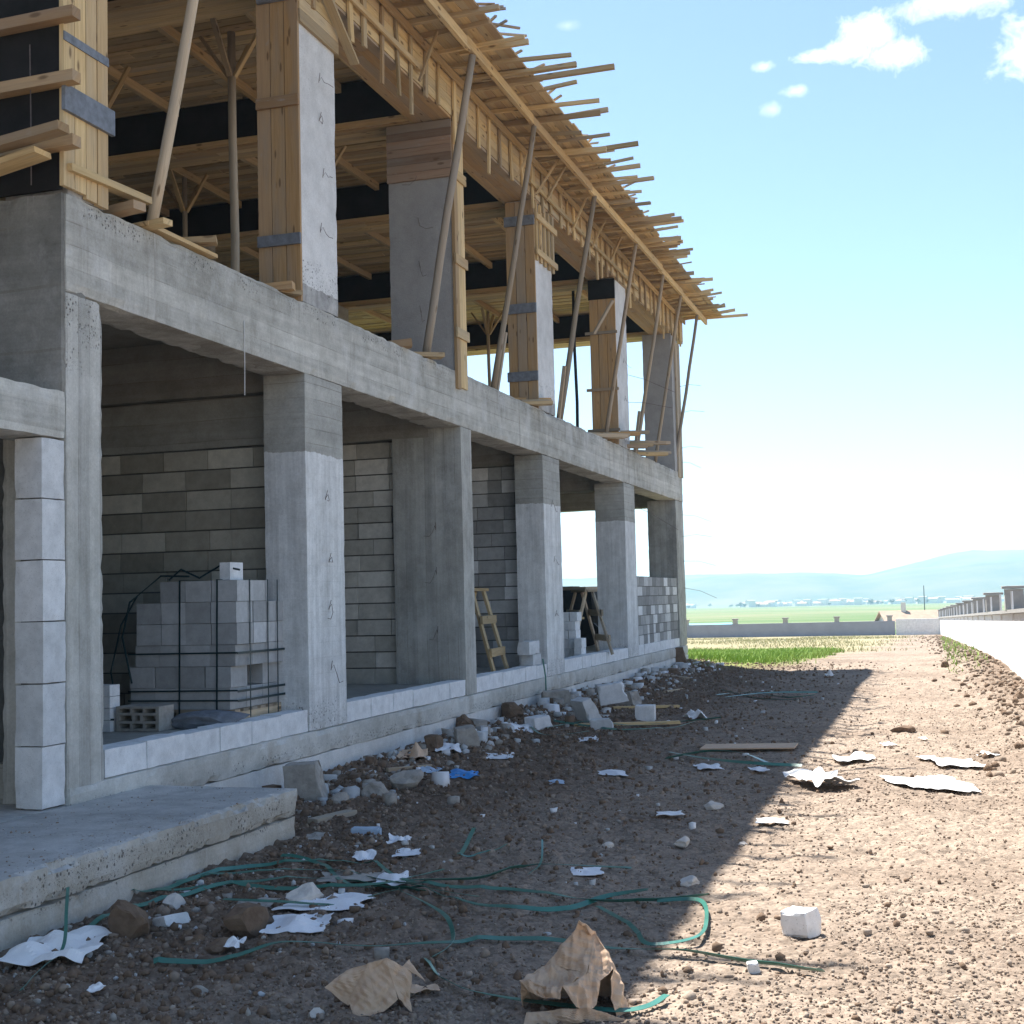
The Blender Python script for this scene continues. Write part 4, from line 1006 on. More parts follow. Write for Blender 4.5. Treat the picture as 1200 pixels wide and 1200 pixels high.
while y < 88:
    b = MB(); c = wp(y, .1, 0)
    b.rough(c+np.array((-.17, -.17, HW+.075)), c+np.array((.17, .17, HW+.46)), .1, .003, .01, int(y)); o = b.build('pillar', M['cap'], BW)
    b = MB(); b.rough(c+np.array((-.22, -.22, HW+.463)), c+np.array((.22, .22, HW+.52)), .1, .003, .012, int(y)+1); b.build('pillar_cap', M['cap'], o)
    for dy in (-1.1, 2.0):
        c2 = wp(y+dy, -.015, 0); b = MB(); b.rod([c2+np.array((0, 0, HW-.12)), c2+np.array((0, 0, HW+.40))], .022, 6); b.build('post', M['metal_white'], BW)
    y += 6.3
# far cross wall
FW = empty('far_wall', (-20, 84, -1.3), 'low grey blockwork wall closing the far end of the site', 'wall')
b = MB(); b._bar(np.array([-70, 87.0, -1.38]), np.array([-2.3, 83.5, -1.08]), np.array([0, .1, 0]), np.array([0, 0, .78]), .5); b.build('wall_body', M['grey_wall'], FW)
for i in range(22):
    s = i/21.5; c = np.array([-2.6-67*s, 83.6+3.4*s, -.30-.30*s]); b = MB(); b.box(c+np.array((-.14, -.14, -.6)), c+np.array((.14, .14, .26)), .5, 0, 2); o = b.build('pillar', M['cap'], FW)
    b = MB(); b.box(c+np.array((-.19, -.19, .262)), c+np.array((.19, .19, .34)), .5, 0, 2); b.build('pillar_cap', M['cap'], o)
b = MB(); b._bar(np.array([-2.25, 83.45, -1.05]), np.array([.30, 83.2, -1.05]), np.array([0, .1, 0]), np.array([0, 0, .85]), .9)
props(b.build('white_gate_wall', M['white_wall']), 'short white wall panel joining the grey wall to the boundary wall', 'wall')

# ------------------------------------------------------------------ buildings beyond the wall
def gable_house(x, y, z, w, d, h, rise, rot, wall, roof, lab, grp=None, name='house', chimney=False, parts=True, over=.4, cat='house'):
    E_ = empty(name, (x, y, z), lab, cat, grp)
    c, s = math.cos(rot), math.sin(rot)
    def T(a, b_, e): return np.array((x+a*c-b_*s, y+a*s+b_*c, z+e))
    b = MB(); V = [T(-w/2, -d/2, -1), T(w/2, -d/2, -1), T(w/2, d/2, -1), T(-w/2, d/2, -1), T(-w/2, -d/2, h), T(w/2, -d/2, h), T(w/2, d/2, h), T(-w/2, d/2, h), T(-w/2, 0, h+rise), T(w/2, 0, h+rise)]
    b.add(V, [(0, 1, 5, 4), (2, 3, 7, 6), (1, 2, 6, 9, 5), (3, 0, 4, 8, 7)], None, .5); b.build('wall', M[wall], E_)
    b = MB(); t_ = .12; sl = rise/(d/2)
    for sg in (-1, 1):
        a0, a1 = -w/2-over, w/2+over; e = h-over*sl
        V = [T(a0, sg*(d/2+over), e+.02), T(a1, sg*(d/2+over), e+.02), T(a1, 0, h+rise+.02), T(a0, 0, h+rise+.02)]; V += [v+np.array((0, 0, t_)) for v in V]
        F = [(0, 1, 2, 3), (7, 6, 5, 4), (0, 4, 5, 1), (1, 5, 6, 2), (2, 6, 7, 3), (3, 7, 4, 0)]
        if sg < 0: F = [f[::-1] for f in F]
        b.add(V, F, None, .5)
    r_ = b.build('roof', M[roof], E_)
    if chimney:
        b = MB(); b.box(T(-w*.28, -.3, h+rise*.4), T(-w*.28, -.3, h+rise*.4)+np.array((.5, .5, rise*.6+1.0)), .5, 0, 2); b.build('chimney', M['house_wall'], r_)
    if parts:
        for i in range(3):
            b = MB(); a = -w*.3+i*w*.3; b.add([T(a-.5, -d/2-.02, h*.35), T(a+.5, -d/2-.02, h*.35), T(a+.5, -d/2-.02, h*.8), T(a-.5, -d/2-.02, h*.8)], [(0, 1, 2, 3)], None, .5); b.build('window', M['dark_metal'], E_)
    return E_
def along(px, py, Y):  # a place on the plain seen in that direction
    d = ray(px, py); return d[0]*Y/d[1]
x = along(1078, 715, 150); gable_house(x+.3, 150, -3.6, 8.5, 6, 1.5, 1.25, .25, 'house_wall', 'roof_tile', 'low house with clay tiled gable roof behind the far wall', chimney=True)
x = along(806, 730, 118); gable_house(x-1.0, 118, -3.2, 9, 6, 1.15, .9, .1, 'house_wall', 'roof_blue', 'shed with turquoise sheet roof behind the far wall', name='shed', cat='shed')
x = along(1083, 700, 190); U = empty('utility_pole', (x, 190, -3), 'lone dark utility pole on the plain behind the tiled house', 'utility pole')
b = MB(); b.rod([(x, 190, -3), (x, 190, 2.0)], .075, 6, taper=.7); b.build('post', M['iron'], U)
# the town on the plain
rs = random.Random(3); proto = []
for w, d, h, rise, wl_, rf in ((12, 9, 4, 2.2, 'house_wall', 'roof_tile'), (16, 10, 7, 1.6, 'white_wall', 'roof_tile'), (22, 12, 5, 1.8, 'white_wall', 'cap'), (10, 10, 10, .8, 'house_wall', 'cap')):
    proto.append((w*.62, d*.62, h*.55, rise*.6, wl_, rf))
def dup(root, loc, rz):
    r = root.copy(); COL.objects.link(r); r.location = loc; r.rotation_euler = (0, 0, rz)
    for ch in root.children:
        c_ = ch.copy(); COL.objects.link(c_); c_.parent = r
        for g_ in ch.children:
            d_ = g_.copy(); COL.objects.link(d_); d_.parent = c_
    return r
heads = []
kinds = ('small tan house with clay tile roof in the distant town', 'white house with clay tile roof in the distant town', 'long white shed with grey roof in the distant town', 'tall flat roofed block in the distant town')
for i in range(110):
    Y = rs.uniform(1150, 1600); px = rs.choice((rs.uniform(872, 1010), rs.uniform(940, 1150), rs.uniform(700, 1230))); xx = along(px, 705, Y)
    k = rs.randrange(4); z = zg(xx, Y)
    if i < 4 or k >= len(heads):
        k = min(len(heads), 3) if len(heads) < 4 else k
        p_ = proto[k]; e = gable_house(xx, Y, z, *p_[:4], 0, p_[4], p_[5], kinds[k], 'houses of the distant town', parts=False); heads.append(e); e.rotation_euler = (0, 0, rs.uniform(-.6, .6))
    else: dup(heads[k], (xx, Y, z), rs.uniform(-.6, .6))
# trees in and around the town
def tree(x, y, z, h, seed, lab, grp):
    T = empty('tree', (x, y, z), lab, 'tree', grp); r2 = np.random.default_rng(seed)
    b = MB(); b.rod([(x, y, z-.3), (x+.1, y, z+h*.35), (x-.05, y+.1, z+h*.8)], h*.035, 6, taper=.4)
    for a in range(4):
        q = a*1.6+seed; b.rod([(x, y, z+h*(.35+.08*a)), (x+h*.2*math.cos(q), y+h*.2*math.sin(q), z+h*(.55+.09*a))], h*.014, 4, taper=.4)
    b.build('trunk', M['trunk'], T)
    n = 520; cl = r2.normal(size=(9, 3))*np.array([.17, .17, .17])*h+np.array([0, 0, .64*h])
    P_ = cl[r2.integers(0, 9, n)]+r2.normal(size=(n, 3))*h*.085; V = []; F = []
    for i in range(n):
        a = r2.normal(size=3); a /= np.linalg.norm(a); c_ = np.cross(a, r2.normal(size=3)); c_ /= np.linalg.norm(c_); s_ = h*.05*r2.uniform(.6, 1.3)
        o = P_[i]+np.array((x, y, z)); V += [o-a*s_, o+c_*s_*.6, o+a*s_, o-c_*s_*.6]; F.append((4*i, 4*i+1, 4*i+2, 4*i+3))
    b = MB(); b.add(V, F, None, .5); b.build('crown', M['leaf'], T); return T
th = None
for i in range(60):
    Y = rs.uniform(1100, 1600); px = rs.choice((rs.uniform(870, 1160), rs.uniform(1020, 1240), rs.uniform(640, 900))); xx = along(px, 705, Y); z = zg(xx, Y)
    if th is None: th = tree(xx, Y, z, 4.6, 5, 'distant green tree standing among the houses of the town', 'trees about the distant town')
    else:
        t2 = dup(th, (xx, Y, z), rs.uniform(0, 6)); s_ = rs.uniform(.5, 1.1); t2.scale = (s_*1.3, s_*1.3, s_)
# bushes behind right wall
x = along(1180, 694, 170)

# ------------------------------------------------------------------ hills
def ridge(name, r0, depth, hfun, n=260, m=14, base=-20):
    a = np.linspace(-1.35, .75, n); V = np.zeros((n, m, 3))
    for j in range(m):
        s = j/(m-1); rr = r0+depth*s
        prof = math.sin(min(1, s*1.25)*math.pi/2)
        h = hfun(a)*prof*(0.86+.22*noise2(a*22+j*.31, a*0+j*.8, 17)) if j else 0*a
        V[:, j, 0] = np.sin(a)*rr; V[:, j, 1] = np.cos(a)*rr; V[:, j, 2] = base+h
    I = np.arange(n*m).reshape(n, m); Q_ = np.stack([I[:-1, :-1], I[1:, :-1], I[1:, 1:], I[:-1, 1:]], -1).reshape(-1, 4)
    o = np_mesh(name, V.reshape(-1, 3), Q_, M['hill'], smooth=True); return props(o, kind='structure')
t = NT('hill scrub', 0.95, 0.1); n = t.noise(t.pos(), .006, 7, .65)
t.color(t.mix(t.ramp(n, [(.35, 0.0), (.65, 1.0)]), (0.07, 0.10, 0.06), (0.20, 0.18, 0.12))); M['hill'] = t.mat
def pxang(px): d = ray(px, 690); return math.atan2(d[0], d[1])
def prof(pts):
    xs = np.array([pxang(p[0]) for p in pts]); hs = np.array([p[1] for p in pts])
    return lambda a: np.interp(a, xs, hs)+2.5*(noise2(a*60, a*0, 3)-.5)
ridge('hills', 1640, 500, prof([(-3000, 40), (600, 42), (800, 46), (880, 52), (960, 50), (1010, 46), (1060, 52), (1200, 60), (2500, 60)]), base=-22)
ridge('mountains', 2350, 700, prof([(-3000, 90), (500, 76), (800, 84), (880, 80), (960, 82), (1020, 78), (1060, 88), (1110, 108), (1140, 113), (1200, 112), (1300, 120), (2500, 100)]), base=-40)

# ------------------------------------------------------------------ litter
def sheet(name, px, py, wpx, hpx, mat, lab, cat, seed, tall=.05, n=18, fold=1.0, rot=None, group=None, lift=.022):
    """crumpled thin sheet lying on the ground; size from its width in the photo"""
    c = ground(px, py); dist = math.hypot(c[0], c[1]); w = wpx*dist/FPX; l = hpx*dist/FPX*dist/EYE*.8
    l = min(max(l, w*.25), w*1.6)
    g = np.linspace(-1, 1, n); U, V_ = np.meshgrid(g, g, indexing='ij')
    rr = np.maximum(np.abs(U), np.abs(V_)); th_ = np.arctan2(V_, U)
    wob_ = 1-.34*noise2((np.cos(th_)+2)*1.7+seed, (np.sin(th_)+2)*1.7, seed)-.15*noise2((np.cos(th_)+2)*5+seed, (np.sin(th_)+2)*5, seed+1)
    x = U*wob_; y = V_*wob_
    def rid(f, s): return 1-np.abs(2*noise2(x*f+s*1.3, y*f+s*.7, s)-1)
    r6 = np.random.default_rng(seed+77); zf = 0
    for k_ in range(5):   # straight creases in random directions
        q_ = r6.uniform(0, 6.28); f_ = r6.uniform(.45, .95)*(1+.25*k_); tt = (x*math.cos(q_)+y*math.sin(q_)+.22*noise2(x*2+k_, y*2, seed))*f_+r6.uniform(0, 2)
        zf = zf+(2*np.abs(tt-np.floor(tt+.5)))*.8/(1+.33*k_)
    z = tall*fold*(.55*(zf-1.0)+rid(1.3, seed+2)*.55-.15)*(1-.45*rr)
    a = rot if rot is not None else 0
    X2 = x*w/2; Y2 = y*l/2; c_, s_ = math.cos(a+YAW), math.sin(a+YAW)
    P = np.stack([c[0]+X2*c_-Y2*s_, c[1]+X2*s_+Y2*c_, np.zeros_like(z)], -1)
    P[..., 2] = np.maximum(ztop(P[..., 0], P[..., 1])+.004, zbase(P[..., 0], P[..., 1])+lift+np.maximum(z, 0))
    I = np.arange(n*n).reshape(n, n); Q_ = np.stack([I[:-1, :-1], I[1:, :-1], I[1:, 1:], I[:-1, 1:]], -1).reshape(-1, 4)
    b = MB(); b.add(P.reshape(-1, 3), Q_.tolist(), None, .7); o = b.build(name, M[mat], None, c)
    md = o.modifiers.new('thickness', 'SOLIDIFY'); md.thickness = .002
    return props(o, lab, cat, group)
def rock(px, py, wpx, hpx, mat, lab, seed, name='rock', cat='rock', flat=9, rough=.35, squash=.8, sub=2, dy=0):
    c = ground(px, py+dy); dist = math.hypot(c[0], c[1]); w = wpx*dist/FPX; h = hpx*dist/FPX
    return lump(name, (c[0], c[1], c[2]-.012), (w*1.1, w*squash, h*1.15), mat, lab, cat, seed, rough, sub, None, flat)
def chunk(px, py, dims, mat, lab, rz, tilt=0, name='block_chunk', cat='block', seed=1, broken=True, z=0):
    """block fragment, one end broken"""
    c = ground(px, py); b = MB(); w, d, h = dims
    b.rough(np.array((-w/2, -d/2, 0)), np.array((w/2, d/2, h)), min(dims)/7, .007, .014, seed, random.random())
    for k in range(len(b.v)):
        V = b.v[k]
        if broken:
            cut = w*.30+noise3(V*14, 1, seed)*w*.10-.25*(V[:, 2]-h/2)
            V[:, 0] = np.where(V[:, 0] > cut, cut+.15*(V[:, 0]-cut), V[:, 0])
        x, y, zz = V[:, 0].copy(), V[:, 1].copy(), V[:, 2].copy()
        ct, st = math.cos(tilt), math.sin(tilt); x, zz = x*ct-zz*st, x*st+zz*ct
        cz, sz = math.cos(rz), math.sin(rz)
        b.v[k] = np.stack([x*cz-y*sz, x*sz+y*cz, zz], -1)
    zmin = min(v[:, 2].min() for v in b.v)
    b.v = [v-np.array((0, 0, zmin))+c+np.array((0, 0, z-.006)) for v in b.v]
    return props(b.build(name, M[mat], None, c), lab, cat)

S = sheet
S('plastic_sheet', 72, 1120, 112, 48, 'white', 'crumpled white plastic sheet at the foot of the porch slab', 'plastic', 1, .10, 24)
S('plastic_sheet', 112, 1165, 20, 16, 'white', 'small white scrap in front of the crumpled plastic by the porch', 'plastic', 2, .03, 10)
S('paper_scrap', 688, 1026, 46, 16, 'paper', 'clean white paper lying by the end of a green strap', 'paper', 3, .015, 12)
S('paper_scrap', 470, 990, 34, 20, 'paper', 'folded white paper standing on edge left of the short strap', 'paper', 4, .07, 14)
S('paper_scrap', 478, 1004, 36, 14, 'paper', 'white paper flattened just below the folded one', 'paper', 5, .03, 12)
S('paper_scrap', 427, 1008, 34, 20, 'paper', 'torn white paper with a raised corner near the strap bundle', 'paper', 6, .06, 12)
S('paper_scrap', 458, 1036, 46, 22, 'paper', 'crumpled white paper under the crossing straps', 'paper', 7, .05, 16)
S('paper_scrap', 380, 1064, 130, 26, 'paper', 'long torn white paper sack scrap under the straps', 'paper', 8, .04, 22)
S('paper_scrap', 410, 1034, 90, 16, 'rubble', 'grey torn paper sack behind the straps', 'paper', 9, .04, 16)
S('plastic_sheet', 350, 1090, 90, 30, 'paper', 'pile of dirty white paper shreds beside the limestone rock', 'paper', 10, .06, 20)
S('plastic_sheet', 274, 1112, 26, 14, 'white', 'small white shard in front of the brown clods', 'plastic', 11, .05, 10)
S('blue_bag', 545, 912, 46, 14, 'blue', 'bright blue plastic bag lying in the shade', 'bag', 12, .09, 18)
S('plastic_sheet', 505, 906, 30, 12, 'carton', 'pale bluish plastic left of the blue bag', 'plastic', 13, .05, 14)
S('paper_scrap', 652, 920, 22, 10, 'carton', 'small bluish scrap right of the blue bag', 'paper', 14, .04, 12)
S('paper_scrap', 717, 909, 38, 9, 'paper', 'narrow white scrap in the middle of the shaded ground', 'paper', 15, .03, 12)
S('paper_scrap', 785, 957, 40, 8, 'white', 'thin white strip in the shade near the sun edge', 'paper', 16, .02, 12)
S('paper_scrap', 830, 902, 36, 9, 'paper', 'white scrap beside the far straps', 'paper', 17, .04, 12)
S('plastic_sheet', 815, 843, 32, 12, 'white', 'white bundled plastic in the shade beyond the straps', 'plastic', 18, .16, 16)
S('plastic_sheet', 905, 966, 48, 8, 'white', 'flat white strip lying just in the sun', 'plastic', 19, .02, 14)
S('cement_sack', 962, 922, 76, 30, 'white', 'empty white and brown cement sack at the shadow edge', 'sack', 20, .20, 24)
S('plastic_sheet', 1090, 921, 108, 26, 'white', 'largest white sheet lying in the sun on the right', 'plastic', 21, .07, 26)
S('plastic_sheet', 998, 892, 50, 20, 'white', 'white crumpled sheet behind the cement sack', 'plastic', 22, .08, 18)
S('plastic_sheet', 1122, 898, 66, 12, 'white', 'long white scrap behind the largest sheet', 'plastic', 23, .05, 16)
S('plastic_sheet', 1158, 888, 22, 12, 'white', 'upright white scrap right behind the largest sheet', 'plastic', 24, .08, 12)
S('plastic_sheet', 1089, 891, 26, 8, 'white', 'small white scrap between the two sunlit sheets', 'plastic', 25, .03, 12)
S('plastic_sheet', 1040, 875, 18, 8, 'white', 'little white scrap far out on the sunny track', 'plastic', 26, .03, 10)
S('plastic_sheet', 1082, 868, 12, 7, 'white', 'tiny white scrap farthest out on the sunny track', 'plastic', 27, .03, 10)
S('plastic_sheet', 973, 794, 13, 8, 'white', 'white lump of plastic near the far corner of the shadow', 'plastic', 28, .14, 12)
S('paper_scrap', 587, 889, 44, 8, 'paper', 'flat pale cardboard strip beyond the blue bag', 'paper', 29, .02, 12)
S('paper_scrap', 605, 857, 44, 14, 'paper', 'crumpled white sack by the rubble heap at the plinth', 'paper', 30, .10, 16)
S('paper_scrap', 527, 880, 36, 12, 'paper', 'white torn sack leaning on the rubble by the plinth', 'paper', 31, .10, 16)
S('paper_scrap', 565, 866, 26, 12, 'paper', 'light sack scrap on the debris by the third column', 'paper', 32, .09, 14)
S('kraft_paper', 484, 890, 44, 22, 'kraft', 'brown cardboard crumpled against the plinth', 'cardboard', 33, .16, 18)
S('kraft_paper', 495, 1166, 46, 14, 'kraft', 'narrow brown paper strip right of the crumpled kraft paper', 'paper', 35, .04, 14)
S('paper_scrap', 300, 1065, 60, 16, 'rubble', 'dusty grey plaster sheet under the left straps', 'plaster', 36, .03, 16)
S('paper_scrap', 370, 985, 30, 12, 'rubble', 'grey plaster bits near the plank', 'plaster', 37, .03, 12)
S('paper_scrap', 745, 785, 24, 10, 'paper', 'pale rubbish heap near the far corner of the building', 'rubbish', 38, .15, 12)
S('paper_scrap', 780, 790, 20, 8, 'paper', 'light scrap beside the far boards', 'rubbish', 39, .08, 12)
S('paper_scrap', 690, 870, 30, 7, 'paper', 'faint white scrap beyond the middle of the shade', 'paper', 40, .03, 12)
S('paper_scrap', 890, 905, 24, 6, 'paper', 'white scrap at the edge of the shadow by the sack', 'paper', 41, .03, 12)
# carton, blocks, boards
chunk(430, 981, (.20, .09, .07), 'carton', 'pale blue squashed carton left of the folded paper', .2, 0, 'carton', 'carton', 3, False)
chunk(943, 1096, (.165, .14, .12), 'block_pale', 'broken white block standing alone in the sun', -.35, .05, 'block_chunk', 'block', 5)
chunk(203, 1088, (.17, .13, .055), 'block_pale', 'sharp white block shard between the clods near the porch', -.5, .25, 'block_chunk', 'block', 6)
chunk(221, 1049, (.07, .05, .03), 'block_pale', 'little white brick shaped chip by the strap', .1, 0, 'block_chunk', 'block', 8, False)
chunk(885, 1140, (.055, .05, .05), 'block_pale', 'pebble sized white chip near the long strap end', .3, .1, 'block_chunk', 'block', 9)
chunk(362, 938, (.34, .26, .30), 'rubble', 'rough concrete lump against the corner of the porch', .25, .05, 'concrete_lump', 'rubble', 10)
chunk(550, 876, (.26, .22, .22), 'rubble', 'square grey block in the rubble by the third column', .5, .1, 'block_chunk', 'block', 11)
chunk(757, 846, (.25, .2, .22), 'block', 'pale block set apart right of the rubble heap', .1, 0, 'block_chunk', 'block', 12, False)
chunk(722, 836, (.42, .25, .27), 'block', 'largest pale block on top of the rubble heap', .3, .15, 'block_chunk', 'block', 13, True, .12)
chunk(692, 848, (.2, .3, .32), 'block', 'leaning pale block in front of the rubble heap', .8, .35, 'block_chunk', 'block', 14)
chunk(738, 828, (.35, .25, .2), 'rubble', 'grey block at the back of the rubble heap', -.3, .1, 'block_chunk', 'block', 15)
chunk(655, 828, (.45, .3, .22), 'rubble', 'long grey chunk between rubble heap and plinth', .4, .05, 'block_chunk', 'block', 16)
chunk(633, 855, (.3, .22, .16), 'block', 'pale chunk near the hanging green strap', .9, .1, 'block_chunk', 'block', 17)
chunk(707, 856, (.3, .16, .14), 'block', 'pale chunk lying low before the rubble heap', .2, .05, 'block_chunk', 'block', 18)
chunk(797, 779, (.35, .3, .35), 'clod', 'dark brown lump by the far corner of the plinth', .2, .05, 'dark_lump', 'rubble', 19)
for i, (px, py, L, rz, lab, mt) in enumerate(((390, 963, .42, .95, 'short plank lying against the porch corner', 'pole'), (757, 832, .95, .15, 'yellow board behind the pale separate block', 'timber'), (735, 852, 1.3, .05, 'board lying across the front of the rubble heap', 'timber'),
        (782, 793, .95, -.75, 'pale board thrown near the far plinth corner', 'pole'), (700, 812, .8, 1.9, 'dark board propped on the rubble heap', 'shutter'), (878, 879, .95, -.3, 'flat brown cardboard board on the shaded ground', 'kraft'), (740, 806, .5, .0, 'short stacked slats behind the rubble heap', 'pole'), (790, 812, .7, 1.0, 'thin stick between rubble heap and shadow edge', 'pole'), (480, 905, .5, .7, 'weathered stick by the cardboard at the plinth', 'pole'))):
    c = ground(px, py); d = np.array((math.cos(rz+YAW), math.sin(rz+YAW), 0))*L/2
    b = MB(); p0, p1 = c-d, c+d; p0[2] = zg(p0[0], p0[1])+.035; p1[2] = zg(p1[0], p1[1])+.04
    wd = .42 if i == 5 else (.10 if i not in (7, 8) else .04)
    b.bar(p0, p1, wd, .012 if i == 5 else .035); props(b.build('ground_board', M[mt]), lab, 'board')
# rocks and clods
for i, a in enumerate(((150, 1098, 56, 50, 'clod', 'large dark brown clod right of the white plastic sheet', .75), (288, 1094, 64, 44, 'clod', 'broad brown clod under the left end of the straps', .7), (358, 1060, 48, 26, 'stone', 'smooth pale limestone rock on the strap bundle', .6),
        (203, 1066, 28, 22, 'stone', 'tan stone beside the porch straps', .8), (228, 1108, 22, 16, 'clod', 'small brown clod between the two large ones', .8), (258, 1113, 30, 18, 'clod', 'flattish clod before the broad brown one', .8), (115, 1064, 22, 14, 'rubble', 'grey stone against the porch side', .8),
        (313, 905+40, 10, 8, 'rubble', 'grey pebble by the porch corner', .8), (478, 925, 40, 26, 'rubble', 'grey rubble stone against the plinth', .8), (440, 935, 34, 22, 'rubble', 'grey rubble stone near the concrete lump', .8), (400, 945, 28, 18, 'rubble', 'grey crumbling rubble beside the porch corner', .8), (508, 880, 30, 22, 'clod', 'dark clod on the heap by the cardboard', .8),
        (545, 858, 30, 22, 'clod', 'dark clod behind the square grey block', .8), (600, 838, 34, 20, 'clod', 'dark clod heaped by the third column', .8), (232, 1165, 22, 13, 'rubble', 'flat grey stone on the near ground', .9), (370, 1193, 20, 16, 'stone', 'pale stone at the lower picture edge', .8), (500, 985, 14, 9, 'stone', 'round tan pebble near the short strap', .8), (712, 985+10, 16, 11, 'stone', 'tan stone in the shade below the strip', .8),
        (835, 948, 22, 12, 'stone', 'tan stone near the sun edge', .8), (800, 992, 22, 13, 'stone', 'grey tan stone above the shaded scraps', .8), (808, 1036, 26, 12, 'stone', 'flat stone half in the shadow edge', .8), (1108, 782, 10, 8, 'clod', 'brown clod at the boundary wall foot', .8), (1195, 820, 16, 10, 'clod', 'brown clod near the right picture edge', .8), (1060, 858, 26, 9, 'clod', 'dark clod lying on the sunny track', .9), (870, 990, 12, 6, 'stone', 'pale pebble on the sunlit edge', .9), (95, 1152, 20, 10, 'clod', 'small clod in front of the plastic sheet', .9))):
    rock(a[0], a[1], a[2], a[3], a[4], a[5], 200+i, squash=a[6])
# the tall brown paper sack in front
def folded(name, centre, patches, lab, cat, amp=.012, n=18, seed=1, mat='kraft', sc=1.0):
    """torn paper built from bent, creased sheets joined along their folds"""
    ex = np.array([math.cos(YAW), math.sin(YAW), 0]); ey = np.array([-math.sin(YAW), math.cos(YAW), 0]); ez = np.array([0, 0, 1.0])
    b = MB(); u = np.linspace(0, 1, n); U, V_ = np.meshgrid(u, u, indexing='ij'); r7 = np.random.default_rng(seed)
    dirs = [(lambda d: d/np.linalg.norm(d))(r7.normal(size=3)) for _ in range(7)]; ph = r7.uniform(0, 2, 7)
    for (p, bulge) in patches:
        p = [np.array(q, float)*sc for q in p]
        k = (p[0][None, None]*((1-U)*(1-V_))[..., None]+p[1][None, None]*(U*(1-V_))[..., None]+p[2][None, None]*(U*V_)[..., None]+p[3][None, None]*((1-U)*V_)[..., None])
        nn = np.cross(p[1]-p[3], p[2]-p[0]); nn /= np.linalg.norm(nn)+1e-9
        w = (np.sin(U*math.pi)*np.sin(V_*math.pi))
        off = bulge*w
        for q in range(7):
            tt = (k@dirs[q]+.012*noise3(k, 14, q))*(7+5.5*q)+ph[q]
            off = off+(np.abs(tt-np.floor(tt+.5))*2-.5)*amp/(1+.55*q)*(.35+.65*np.clip(w*2, 0, 1))
        k = k+nn*off[..., None]+(noise3(k*1.0, 40, 9)*.0025)[..., None]*nn
        k = k+.006*np.stack([noise3(k, 17, 11), noise3(k, 17, 12), noise3(k, 17, 13)], -1)
        W_ = (centre+ex*k[..., 0:1]+ey*k[..., 1:2]+ez*k[..., 2:3]).reshape(-1, 3)
        W_[:, 2] = np.maximum(W_[:, 2], ztop(W_[:, 0], W_[:, 1])+.004)
        I = np.arange(n*n).reshape(n, n); Q_ = np.stack([I[:-1, :-1], I[1:, :-1], I[1:, 1:], I[:-1, 1:]], -1).reshape(-1, 4)
        b.add(W_, Q_.tolist(), None, .7)
    o = b.build(name, M[mat], None, centre); md = o.modifiers.new('thickness', 'SOLIDIFY'); md.thickness = .0025
    return props(o, lab, cat)
def paper_sack():
    P1, P2, R_, RM, L, Mm, T, TL = (.030, .09, .305), (.105, .12, .285), (.215, .02, .0), (.165, .03, .16), (-.10, .09, .165), (.055, -.03, .16), (-.205, -.02, .14), (-.175, -.05, .10)
    K, K2, KM = (-.13, .20, .0), (.18, .18, .0), (.02, .22, .0); F1, F2 = (-.04, -.10, .125), (.0, -.12, .06)
    folded('paper_sack', ground(672, 1188), [
        ([L, Mm, P2, P1], .018), ([Mm, (.10, -.045, .135), RM, P2], -.02), ([(.145, -.02, .13), (.165, -.06, .0), R_, RM], .015), ([L, T, F1, Mm], -.025), ([T, TL, (-.05, -.125, .088), F1], .01),
        ([(-.185, -.08, .035), (-.19, -.14, .0), (.20, -.10, .0), (.05, -.11, .055)], .012), ([F1, F2, (.07, -.11, .05), Mm], .01), ([Mm, (.07, -.11, .05), (.085, -.09, .06), (.10, -.045, .135)], .008),
        ([K, L, P1, KM], .01), ([KM, P1, P2, K2], .01), ([K2, P2, RM, R_], .01), ([K, (-.2, .06, .0), T, L], .012), ([(.02, .085, .30), (.035, .07, .335), (.075, .075, .315), (.105, .115, .28)], .006)],
        'tall torn brown paper sack standing crumpled at the lower picture edge', 'sack', .025, 26, 3)
def kraft_paper():
    folded('kraft_paper', ground(437, 1186), [
        ([(-0.193, 0.016, 0.096), (-0.092, -0.024, 0.035), (-0.018, 0.000, 0.184), (-0.110, 0.056, 0.149)], .01), ([(-0.092, -0.024, 0.052), (-0.064, -0.088, 0.000), (0.028, -0.080, 0.000), (-0.018, 0.000, 0.184)], .014), ([(-0.018, 0.000, 0.184), (0.028, -0.080, 0.000), (0.101, -0.056, 0.061), (0.055, 0.008, 0.210)], -.014),
        ([(0.055, 0.008, 0.210), (0.101, -0.056, 0.061), (0.156, -0.032, 0.000), (0.147, 0.032, 0.149)], .016), ([(0.092, 0.040, 0.149), (0.147, 0.032, 0.149), (0.202, 0.024, 0.105), (0.138, 0.080, 0.175)], .008), ([(-0.110, 0.056, 0.149), (-0.018, 0.000, 0.184), (0.055, 0.008, 0.210), (0.000, 0.080, 0.105)], -.02),
        ([(-0.110, 0.056, 0.149), (0.000, 0.080, 0.105), (0.018, 0.128, 0.000), (-0.110, 0.128, 0.000)], .01), ([(0.000, 0.080, 0.105), (0.055, 0.008, 0.210), (0.147, 0.032, 0.149), (0.129, 0.112, 0.000)], .012)],
        'crumpled brown kraft paper at the lower picture edge', 'paper', .018, 18, 5)
kraft_paper()
paper_sack()
